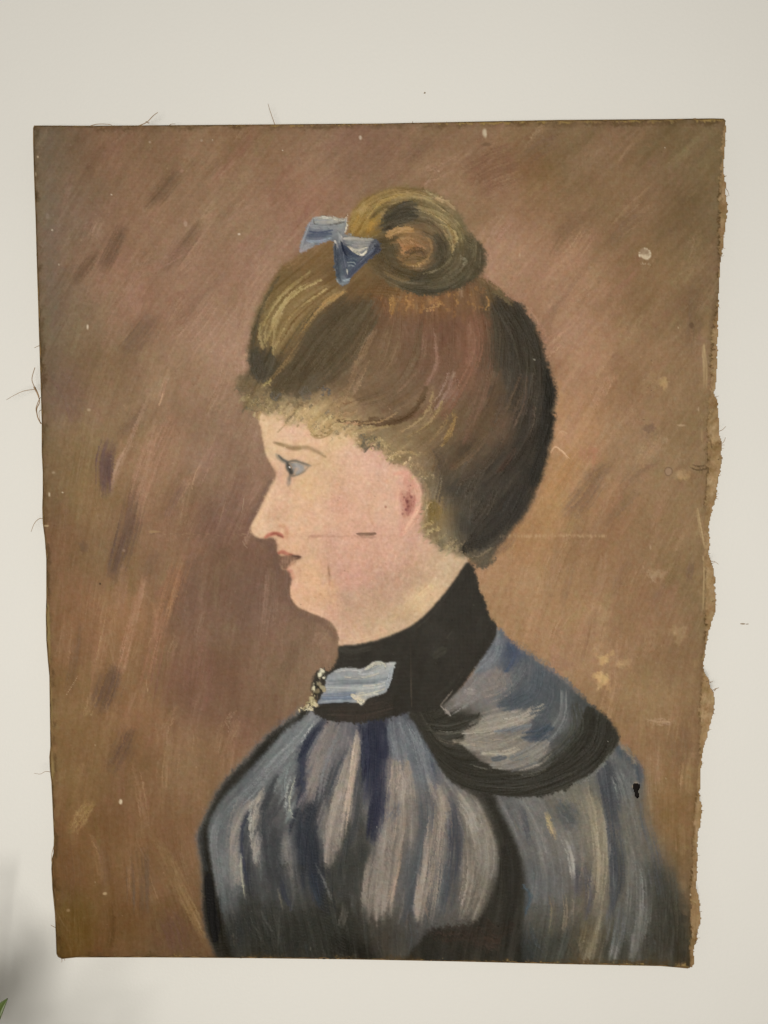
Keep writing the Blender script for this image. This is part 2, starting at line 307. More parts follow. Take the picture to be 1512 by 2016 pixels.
# ---- background ground
CP = [(90, 280, 118, 97, 79), (250, 270, 126, 101, 80), (450, 280, 134, 105, 84), (700, 275, 132, 107, 88), (900, 280, 132, 106, 84), (1120, 290, 128, 103, 81), (1350, 280, 116, 95, 72),
      (110, 420, 118, 98, 82), (300, 400, 137, 108, 88), (480, 400, 140, 112, 92), (600, 380, 142, 112, 92), (980, 360, 142, 112, 90), (1050, 340, 122, 94, 68), (1200, 400, 130, 104, 80), (1380, 420, 118, 96, 74),
      (110, 600, 118, 96, 80), (250, 560, 136, 107, 88), (400, 560, 145, 114, 96), (520, 480, 146, 117, 98), (1000, 520, 158, 125, 103), (1120, 560, 156, 123, 100), (1280, 560, 130, 103, 78), (1370, 600, 122, 98, 75),
      (110, 760, 112, 88, 73), (220, 760, 126, 102, 80), (350, 720, 138, 111, 90), (450, 680, 150, 119, 102), (1150, 700, 160, 126, 102), (1280, 720, 138, 110, 85), (1360, 760, 130, 106, 80),
      (110, 920, 116, 92, 68), (180, 960, 124, 100, 72), (300, 900, 136, 106, 84), (420, 900, 130, 102, 86), (480, 860, 130, 102, 86), (1130, 850, 166, 129, 100), (1250, 880, 138, 110, 86), (1360, 900, 132, 107, 82),
      (130, 1080, 118, 90, 67), (230, 1060, 124, 97, 74), (330, 1060, 130, 100, 80), (450, 1040, 116, 90, 76), (1040, 1060, 152, 116, 84), (1090, 1000, 158, 122, 88), (1150, 1060, 138, 108, 82), (1300, 1080, 134, 108, 82), (1370, 1150, 126, 104, 78),
      (130, 1230, 124, 93, 68), (250, 1220, 134, 100, 74), (380, 1200, 112, 86, 72), (500, 1180, 106, 82, 70), (600, 1280, 116, 90, 75), (1020, 1150, 154, 122, 94), (1100, 1200, 150, 118, 90), (1250, 1230, 138, 110, 84), (1350, 1280, 128, 104, 78),
      (130, 1400, 126, 98, 70), (250, 1400, 124, 94, 68), (400, 1350, 108, 80, 66), (520, 1380, 112, 86, 70), (1150, 1280, 146, 116, 90), (1280, 1400, 138, 112, 84), (1350, 1450, 128, 102, 76),
      (130, 1560, 118, 90, 62), (260, 1560, 114, 86, 62), (380, 1520, 122, 96, 72), (1300, 1560, 134, 106, 78), (1340, 1620, 126, 98, 70), (130, 1700, 112, 84, 56), (250, 1700, 112, 83, 58), (360, 1700, 112, 84, 62),
      (140, 1840, 96, 72, 40), (250, 1830, 104, 78, 52), (330, 1850, 100, 75, 56), (1330, 1700, 122, 97, 72), (1350, 1850, 96, 80, 60), (1040, 680, 140, 108, 88)]
C[:] = field([(c[0], c[1]) for c in CP], [(c[2] * 1.02, c[3] * 1.025, c[4] * 1.0) for c in CP], 3.2, 24)
C += (NXL * 1.6 + NB * 1.4)[..., None] * np.array([1, 0.9, 0.85], np.float32)
base = C.copy()
C += (NXL[..., None] * np.array([-.3, .4, 0.0]) + noise(38.0)[..., None] * np.array([.8, -0.3, 0.4]) + noise(26.0)[..., None] * 1.8).astype(np.float32); base = C.copy()
SOLID = np.max([K[k] for k in ('hair', 'face', 'dress', 'collar', 'cape', 'bun')], 0)
for k in range(2300):                               # loose scrubbed strokes over the whole ground
    x = rng.uniform(60, 1430); y = rng.uniform(240, 1900); i = int((x - X0) / STEP); j = int((y - Y0) / STEP)
    if SOLID[j, i] > 0.9: continue
    th = 0.5 * math.atan2(DIR_BG[j, i, 1], DIR_BG[j, i, 0]) + rng.normal(0, 0.16); l = rng.uniform(14, 60); w = rng.uniform(7, 26)
    dx, dy = math.cos(th) * l, -math.sin(th) * l; bend = rng.normal(0, 5)
    col = base[j, i] + rng.normal(0, 6.5) * np.array([1, 0.92, 0.85]) + rng.normal(0, 2.4) * np.array([1, -.5, .6])
    stroke(A, (x - dx, y - dy, x + bend, y + bend * 0.4, x + dx, y + dy), w, col, rng.uniform(0.15, 0.42), 1.0, 0.5, 0.5, 3, 0.12, None, 3)
for k in range(330):                                # broader, loaded strokes that stay legible
    x = rng.uniform(70, 1420); y = rng.uniform(250, 1890); i = int((x - X0) / STEP); j = int((y - Y0) / STEP)
    if SOLID[j, i] > 0.5: continue
    th = 0.5 * math.atan2(DIR_BG[j, i, 1], DIR_BG[j, i, 0]) + rng.normal(0, 0.13); l = rng.uniform(22, 75); w = rng.uniform(9, 24); dx, dy = math.cos(th) * l, -math.sin(th) * l; b = rng.normal(0, 6)
    col = base[j, i] + rng.normal(2, 9) * np.array([1, 0.9, 0.8])
    stroke(A, (x - dx, y - dy, x + b, y + b * 0.4, x + dx, y + dy), w, col, rng.uniform(0.25, 0.55), .9, 0.9, 0.45, 4, 0.25, None, 3)
def scumble(key, n, wr, lr, jit, al, hue=1.5, h=0.15):  # short strokes that follow the form and break up the flat colour
    B = C.copy(); m = K[key]; jj, ii = np.nonzero(m > 0.6); pick = rng.integers(len(jj), size=n)
    for q in pick:
        j, i = jj[q], ii[q]; x, y = xs[i], ys[j]; th = math.atan2(UY[j, i], UX[j, i]) + rng.normal(0, .12); l = rng.uniform(*lr); w = rng.uniform(*wr)
        col = B[j, i] + rng.normal(0, jit) * np.array([1, .95, .9]) + rng.normal(0, hue) * np.array([1, 0, -1]); b = rng.normal(0, .06) * l
        dx, dy = math.cos(th) * l, math.sin(th) * l
        stroke(A, (x - dx, y - dy, x - dy * .1 + b, y + dx * .1, x + dx, y + dy), w, col, rng.uniform(*al), .95, .7, .45, 4, h, m, 3)
DK, PK, OC, PUR = (100, 79, 62), (156, 122, 102), (142, 108, 74), (100, 78, 68)
for f, c, w, col, a in [
    (TL, (705, 365, 640, 440, 570, 520), 42, (104, 82, 62), .6), (TL, (490, 575, 450, 660, 395, 770), 44, (102, 80, 62), .62), (TL, (390, 685, 340, 750, 285, 825), 34, (102, 79, 60), .62), (TL, (800, 560, 720, 660, 640, 780), 44, (112, 88, 68), .55),
    (TL, (610, 925, 560, 1000, 480, 1094), 60, (110, 88, 70), .6), (TL, (285, 830, 250, 900, 215, 960), 22, (110, 86, 68), .4), (TL, (900, 720, 800, 840, 700, 980), 46, (124, 98, 78), .4), (TL, (740, 660, 640, 720, 560, 760), 60, (150, 116, 98), .4),
    (TL, (1100, 470, 960, 540, 840, 620), 50, (150, 118, 96), .35), (TL, (1180, 560, 1060, 680, 940, 830), 80, (148, 116, 96), .35), (TL, (1080, 720, 1000, 820, 940, 960), 60, (162, 130, 106), .4), (TL, (540, 840, 460, 960, 400, 1094), 50, (146, 114, 92), .4),
    (L3, (665, 630, 625, 790, 630, 1010), 75, (100, 78, 70), .75), (L3, (650, 720, 640, 820, 645, 940), 40, (90, 70, 64), .6), (L3, (880, 420, 800, 540, 690, 640), 60, (114, 90, 70), .55), (L3, (815, 880, 790, 1080, 740, 1290, 665, 1520), 85, (100, 78, 62), .75),
    (L3, (740, 1150, 690, 1330, 660, 1480), 60, (94, 74, 62), .6), (L3, (900, 360, 790, 620, 700, 820, 660, 1010), 26, (154, 124, 100), .55), (L3, (1005, 240, 970, 360, 945, 450), 26, (160, 126, 102), .55), (L3, (1060, 470, 950, 700, 860, 960, 810, 1150), 120, (150, 116, 92), .6),
    (L3, (1220, 790, 1080, 950, 960, 1180), 34, (158, 124, 98), .55), (L3, (1110, 900, 1040, 1030, 990, 1160), 60, (112, 87, 72), .5), (L3, (1330, 650, 1240, 760, 1150, 950), 55, (148, 116, 98), .45), (L3, (560, 830, 540, 1000, 590, 1180), 110, (132, 104, 74), .45),
    (L3, (480, 1250, 500, 1300, 510, 1340), 30, (104, 82, 62), .5), (L3, (1090, 1320, 1010, 1560, 940, 1800), 100, (140, 104, 76), .6), (L3, (860, 1440, 830, 1600, 780, 1810), 44, (160, 124, 98), .6), (L3, (760, 1350, 730, 1500, 690, 1700), 40, (142, 110, 86), .45),
    (L3, (1200, 1300, 1140, 1500, 1080, 1800), 100, (106, 82, 68), .32), (L3, (1400, 900, 1300, 1100, 1200, 1300), 110, (114, 89, 74), .3), (L3, (950, 1300, 900, 1400, 870, 1500), 50, (112, 86, 66), .45), (L3, (1480, 800, 1400, 1000, 1300, 1200), 60, (122, 94, 80), .45),
    (L3, (930, 560, 900, 760, 880, 900), 40, (158, 124, 100), .4), (L3, (450, 1400, 440, 1600, 430, 1800), 130, (128, 94, 68), .5), (L3, (300, 250, 400, 380, 450, 560), 150, (114, 90, 76), .45), (L3, (330, 900, 350, 1050, 340, 1200), 100, (112, 88, 64), .4),
    (BL, (650, 40, 620, 180, 580, 320), 44, (156, 118, 92), .55), (BL, (560, 260, 520, 400, 470, 510), 75, (96, 74, 58), .65), (BL, (640, 560, 590, 680, 520, 790), 70, (94, 72, 56), .6), (BL, (790, 0, 760, 150, 700, 400), 70, (142, 104, 80), .5), (BL, (700, 350, 640, 500, 590, 640), 40, (138, 104, 78), .4),
    (BL, (450, 920, 400, 1000, 340, 1090), 40, (142, 114, 74), .75), (BL, (430, 1090, 480, 1200, 495, 1340), 26, (136, 104, 72), .5), (BL, (480, 1110, 510, 1250, 500, 1380), 40, (104, 78, 56), .4), (BL, (700, 1050, 800, 1200, 900, 1400, 1010, 1620), 46, (126, 100, 68), .5),
    (BL, (840, 1290, 920, 1450, 1020, 1660), 26, (132, 106, 72), .5), (BL, (680, 1150, 690, 1350, 690, 1500), 80, (92, 74, 58), .45), (BL, (800, 1480, 850, 1560, 880, 1680), 90, (94, 68, 56), .5), (BL, (870, 200, 850, 320, 820, 480), 150, (112, 80, 62), .45),
    (BL, (1000, 120, 960, 260, 940, 400), 120, (120, 88, 72), .4), (BL, (1080, 540, 1060, 640, 1050, 720), 20, (140, 112, 86), .5), (BL, (1130, 620, 1120, 740, 1090, 840), 16, (140, 112, 86), .4), (BL, (330, 20, 320, 160, 310, 300), 60, (138, 106, 78), .45),
    (BL, (390, 60, 370, 250, 330, 420), 40, (104, 80, 60), .4), (BL, (300, 1120, 320, 1300, 310, 1450), 120, (100, 74, 50), .4), (BL, (600, 700, 590, 800, 600, 950), 46, (124, 92, 70), .4), (BL, (640, 1060, 640, 1200, 630, 1380), 50, (128, 98, 70), .4),
    (TR, (560, 330, 430, 370, 330, 430), 120, (118, 88, 66), .6), (TR, (330, 300, 230, 360, 130, 400), 60, (152, 120, 96), .5), (TR, (700, 240, 620, 270, 540, 330), 60, (116, 92, 72), .45), (TR, (200, 230, 120, 300, 60, 330), 40, (116, 90, 72), .45),
    (TR, (880, 520, 780, 560, 660, 640), 60, (120, 95, 70), .45), (TR, (540, 560, 480, 640, 430, 760), 80, (156, 122, 100), .5), (TR, (640, 700, 560, 800, 500, 900), 60, (154, 120, 96), .4), (TR, (820, 920, 760, 1000, 700, 1094), 60, (150, 117, 94), .4),
    (TR, (1240, 760, 1220, 900, 1200, 1094), 50, (112, 90, 68), .4), (TR, (1050, 540, 960, 580, 880, 680), 50, (116, 92, 70), .4), (TR, (1150, 340, 1040, 440, 960, 520), 60, (124, 98, 74), .35), (TR, (780, 740, 700, 860, 640, 990), 44, (138, 108, 86), .35),
    (R4, (160, 300, 170, 420, 140, 560), 36, (168, 132, 98), .6), (R4, (330, 420, 260, 560, 200, 720), 60, (160, 124, 96), .5), (R4, (290, 760, 200, 900, 60, 1080), 110, (164, 124, 84), .6), (R4, (380, 730, 370, 800, 360, 880), 90, (158, 112, 88), .45),
    (R4, (440, 900, 330, 1080, 180, 1230), 90, (122, 96, 74), .55), (R4, (520, 860, 440, 900, 320, 990), 60, (118, 92, 72), .45), (R4, (880, 820, 680, 920, 540, 1080), 60, (126, 100, 76), .5), (R4, (700, 1010, 560, 1150, 420, 1290), 60, (124, 98, 76), .4),
    (R4, (790, 620, 740, 640, 700, 620), 60, (114, 90, 72), .5), (R4, (1000, 1200, 940, 1320, 880, 1440), 40, (150, 118, 90), .45), (R4, (1020, 1480, 1010, 1560, 1000, 1620), 40, (112, 90, 72), .55), (R4, (660, 560, 620, 650, 560, 720), 30, (152, 122, 94), .4),
    (R4, (480, 1080, 400, 1250, 330, 1400), 40, (144, 114, 86), .4), (R4, (170, 1350, 120, 1600, 60, 1800), 60, (146, 116, 88), .4), (R4, (460, 1420, 440, 1600, 400, 1760), 40, (150, 120, 94), .4), (R4, (620, 1480, 560, 1600, 500, 1740), 44, (128, 102, 78), .4),
    (R4, (260, 1450, 230, 1600, 180, 1800), 40, (132, 104, 80), .4), (R4, (1080, 0, 1085, 150, 1080, 300), 50, (142, 112, 90), .45),
    (BR, (220, 290, 150, 270, 60, 240), 50, (138, 108, 86), .4), (BR, (540, 530, 620, 550, 700, 545), 22, (152, 124, 96), .6), (BR, (700, 560, 720, 650, 730, 780), 90, (122, 96, 72), .4), (BR, (600, 640, 600, 780, 610, 900), 40, (142, 114, 86), .4), (BR, (560, 660, 555, 800, 560, 980), 24, (150, 122, 92), .35)]:
    stroke(f, c, w * 1.15, np.array(col) * (1.0, 1.0, 1.02), a * 1.05, .95, 0.6, 0.5, 3, 0.2)
for f, u, v, ru, rv, col, a in [(BR, 350, 240, 50, 44, (184, 154, 110), .85), (BR, 430, 262, 70, 36, (178, 148, 110), .8), (BR, 345, 345, 40, 48, (188, 156, 112), .9), (BR, 360, 385, 22, 14, (168, 134, 94), .7), (BR, 295, 190, 44, 28, (168, 140, 108), .7), (BR, 250, 290, 40, 16, (150, 120, 90), .5),
                                (R4, 830, 340, 56, 50, (176, 146, 106), .85), (R4, 790, 325, 60, 26, (152, 122, 90), .5), (R4, 940, 940, 72, 44, (172, 142, 104), .75), (R4, 790, 1580, 50, 56, (178, 152, 124), .65), (BR, 690, 110, 90, 44, (158, 132, 100), .6), (R4, 850, 710, 30, 16, (160, 132, 108), .5), (R4, 800, 1710, 60, 80, (116, 96, 78), .35)]:
    dab(f, u, v, ru, rv, col, a, 0.9, 0, None, 0.2, 0.25)
# warm halo left along the head, thin dark along the cheek
for f, c, w, col, a in [(H1, (60, 900, 90, 700, 180, 500, 300, 380), 60, (160, 128, 106), .5), (H3, (860, 520, 880, 700, 840, 900, 780, 1090, 680, 1290), 34, (166, 128, 96), .45), (H1, (1160, 330, 1160, 400, 1140, 470), 50, (160, 124, 104), .4), (H1, (1220, 520, 1340, 620, 1420, 780), 50, (158, 122, 100), .5),
                        (FA, (330, 735, 240, 890, 170, 1010), 46, (104, 82, 72), .45), (FA, (230, 1130, 300, 1160, 330, 1220, 360, 1330), 70, (98, 75, 65), .5), (FA, (410, 1350, 420, 1480, 480, 1590, 640, 1660, 720, 1760), 60, (104, 80, 68), .45)]:
    stroke(f, c, w, col, a, 1.0, 0.5, 0.3)

# ---- dress
def fill(key, pts, p=3.0, r0=12):
    f = field([(q[0], q[1]) for q in pts], [q[2:] for q in pts], p, r0)
    f += (NB * 1.5 + LC3 * 2.0)[..., None]
    m = K[key][..., None]; C[:] = C * (1 - m) + f * m
def pts_of(fr, L): return [(*fr(u, v)[0], *c) for u, v, c in L]
BLK = (50, 48, 43)
fill('dress', pts_of(D5, [(740, 420, (112, 116, 124)), (560, 600, (104, 108, 114)), (400, 700, (100, 104, 110)), (250, 950, (108, 111, 115)), (230, 1200, (110, 111, 112)), (240, 1500, (92, 93, 94)), (330, 1600, (66, 66, 64)), (520, 900, (92, 92, 92)), (560, 1300, (76, 76, 76)), (700, 1100, (68, 72, 82)),
                      (760, 800, (96, 92, 92)), (900, 500, (112, 108, 108)), (900, 1000, (118, 114, 110)), (960, 1250, (78, 78, 74)), (950, 1600, (62, 61, 55)), (700, 1600, (68, 67, 62)), (1150, 500, (58, 64, 90)), (1300, 600, (110, 112, 116)), (1300, 900, (122, 116, 110)), (1200, 1300, (112, 106, 100)), (1150, 1600, (78, 74, 68)), (500, 1750, (54, 53, 48)), (1000, 1750, (48, 46, 42))])
     + pts_of(D6, [(100, 700, (98, 104, 118)), (200, 1000, (112, 106, 100)), (120, 1300, (84, 88, 94)), (380, 1100, (116, 110, 102)), (380, 1350, (104, 98, 90)), (560, 960, (104, 104, 104)), (680, 1100, (106, 105, 104)), (700, 1300, (96, 97, 98)), (800, 1100, (120, 114, 106)), (950, 1100, (122, 115, 103)), (960, 1400, (116, 108, 96)),
                   (700, 1550, (86, 84, 78)), (930, 1600, (98, 90, 74)), (1100, 800, (96, 98, 100)), (1120, 1000, (104, 102, 96)), (1150, 1200, (108, 106, 100)), (1130, 1500, (92, 92, 88)), (1250, 1300, (82, 82, 78)), (1340, 1500, (68, 66, 58)), (1380, 1640, (66, 62, 52)), (1050, 1640, (74, 74, 68)), (620, 1640, (66, 68, 66)), (850, 950, (112, 108, 98))]))
KD = K['dress']
scumble('dress', 420, (5, 14), (14, 46), 7, (.25, .5))
for f, c, col, a, so in [
    (D5, (720, 340, 600, 460, 430, 640, 300, 790, 170, 960, 165, 1100, 190, 1300, 220, 1450, 260, 1500, 330, 1400, 300, 1200, 290, 1000, 350, 850, 480, 700, 620, 540, 760, 390), (102, 107, 112), .6, 4),
    (D5, (380, 790, 310, 900, 260, 1050, 250, 1250, 290, 1350, 340, 1300, 345, 1150, 350, 1000, 390, 880), (134, 127, 121), .8, 3), (D5, (400, 890, 355, 1000, 350, 1080, 360, 1250, 400, 1400, 430, 1380, 400, 1200, 395, 1050, 420, 920), (62, 64, 72), .85, 2.5),
    (D5, (500, 740, 450, 820, 410, 940, 400, 1060, 440, 1180, 480, 1260, 475, 1100, 460, 980, 480, 860), (146, 139, 131), .85, 2.5), (D5, (590, 640, 520, 760, 470, 920, 460, 1060, 490, 1250, 560, 1400, 620, 1480, 600, 1250, 570, 1050, 560, 900, 580, 780), (68, 70, 75), .85, 3),
    (D5, (700, 500, 620, 600, 580, 720, 575, 850, 610, 900, 660, 980, 680, 900, 680, 760, 690, 640), (108, 113, 116), .8, 3), (D5, (600, 1000, 640, 1000, 660, 1150, 700, 1400, 740, 1500, 690, 1500, 640, 1300, 600, 1120), (104, 102, 100), .6, 4), (D5, (860, 350, 790, 380, 720, 480, 690, 580, 685, 700, 690, 850, 740, 860, 720, 700, 750, 560, 820, 420, 870, 370), (52, 56, 76), .92, 2.5),
    (D5, (870, 370, 960, 370, 920, 480, 860, 620, 820, 760, 790, 880, 720, 920, 720, 800, 740, 620, 800, 480), (122, 114, 111), .85, 3), (D5, (990, 500, 910, 620, 870, 740, 850, 870, 800, 900, 820, 780, 860, 640, 930, 540), (64, 67, 76), .8, 3), (D5, (690, 900, 690, 1050, 720, 1200, 760, 1400, 860, 1500, 900, 1440, 860, 1300, 820, 1150, 810, 1000, 800, 900), (55, 59, 71), .9, 4),
    (D5, (1050, 400, 1000, 480, 980, 560, 930, 680, 880, 800, 840, 900, 830, 1000, 850, 1150, 880, 1250, 930, 1150, 980, 1000, 1010, 850, 1040, 700, 1060, 550), (138, 128, 120), .9, 3), (D5, (1060, 560, 1040, 720, 1010, 900, 960, 1100, 890, 1250, 880, 1400, 940, 1440, 1060, 1400, 1090, 1250, 1110, 1050, 1090, 900, 1080, 700), (70, 70, 67), .9, 4),
    (D5, (1060, 370, 1080, 500, 1080, 700, 1090, 880, 1110, 1060, 1160, 1080, 1190, 900, 1200, 750, 1230, 650, 1220, 480, 1230, 360), (51, 55, 77), .95, 2.5), (D5, (1240, 360, 1340, 330, 1420, 470, 1500, 600, 1512, 700, 1440, 800, 1380, 700, 1300, 600, 1240, 560), (106, 111, 121), .7, 4),
    (D5, (1240, 580, 1210, 720, 1200, 900, 1160, 1100, 1110, 1250, 1080, 1400, 1120, 1540, 1220, 1520, 1290, 1380, 1330, 1200, 1390, 950, 1390, 750, 1320, 620), (128, 119, 111), .85, 4), (D5, (1400, 800, 1400, 1000, 1380, 1200, 1330, 1400, 1310, 1520, 1370, 1500, 1420, 1330, 1440, 1150, 1450, 950, 1440, 820), (80, 82, 87), .8, 4),
    (D5, (270, 1450, 240, 1600, 300, 1780, 1050, 1800, 1060, 1600, 1000, 1480, 880, 1440, 760, 1440, 600, 1500, 450, 1420, 380, 1440), (60, 60, 56), .8, 9), (D6, (170, 780, 220, 850, 240, 960, 220, 1150, 200, 1330, 160, 1520, 120, 1460, 140, 1300, 160, 1100, 180, 950), (132, 122, 113), .85, 4), (D6, (250, 860, 280, 950, 280, 1100, 260, 1250, 230, 1420, 270, 1440, 300, 1300, 320, 1100, 310, 980, 290, 900), (66, 69, 80), .85, 3.5),
    (D6, (290, 880, 380, 910, 440, 1000, 480, 1150, 470, 1280, 420, 1430, 340, 1500, 290, 1490, 310, 1330, 330, 1150, 320, 1000), (128, 121, 112), .85, 4), (D6, (560, 960, 720, 930, 860, 960, 900, 1150, 860, 1350, 640, 1380, 620, 1150), (108, 106, 104), .6, 6), (D6, (890, 900, 930, 860, 990, 880, 1020, 1050, 1020, 1250, 980, 1450, 930, 1680, 880, 1660, 940, 1400, 950, 1250, 930, 1050), (134, 125, 108), .85, 4),
    (D6, (1000, 730, 1030, 760, 1050, 900, 1080, 1100, 1090, 1280, 1060, 1400, 1020, 1550, 1010, 1400, 1040, 1250, 1030, 1050, 1000, 900, 990, 800), (72, 75, 83), .9, 3.5), (D6, (880, 1250, 940, 1240, 930, 1400, 910, 1520, 880, 1500), (84, 82, 86), .8, 4), (D6, (1060, 1450, 1100, 1250, 1130, 1150, 1200, 1250, 1215, 1400, 1190, 1560, 1120, 1640, 1040, 1660), (112, 111, 108), .75, 4),
    (D6, (1250, 1200, 1330, 1300, 1400, 1480, 1420, 1660, 1200, 1680, 1230, 1500, 1250, 1350), (72, 70, 64), .8, 6), (D6, (1070, 650, 1150, 710, 1195, 800, 1180, 860, 1140, 770, 1080, 690), (72, 80, 94), .85, 3), (D6, (560, 1560, 700, 1580, 860, 1600, 860, 1690, 600, 1690), (68, 69, 64), .7, 7), (D6, (770, 930, 850, 960, 890, 1020, 820, 1030, 760, 990), (82, 85, 86), .7, 4)]:
    patch(f, c, col, a * .88, so * 1.75, .6, KD, .4)
scumble('dress', 380, (5, 13), (14, 40), 6, (.25, .5))
NV, DN, BG_, LT, SL = (54, 60, 84), (62, 65, 74), (140, 127, 117), (156, 151, 143), (104, 110, 118)
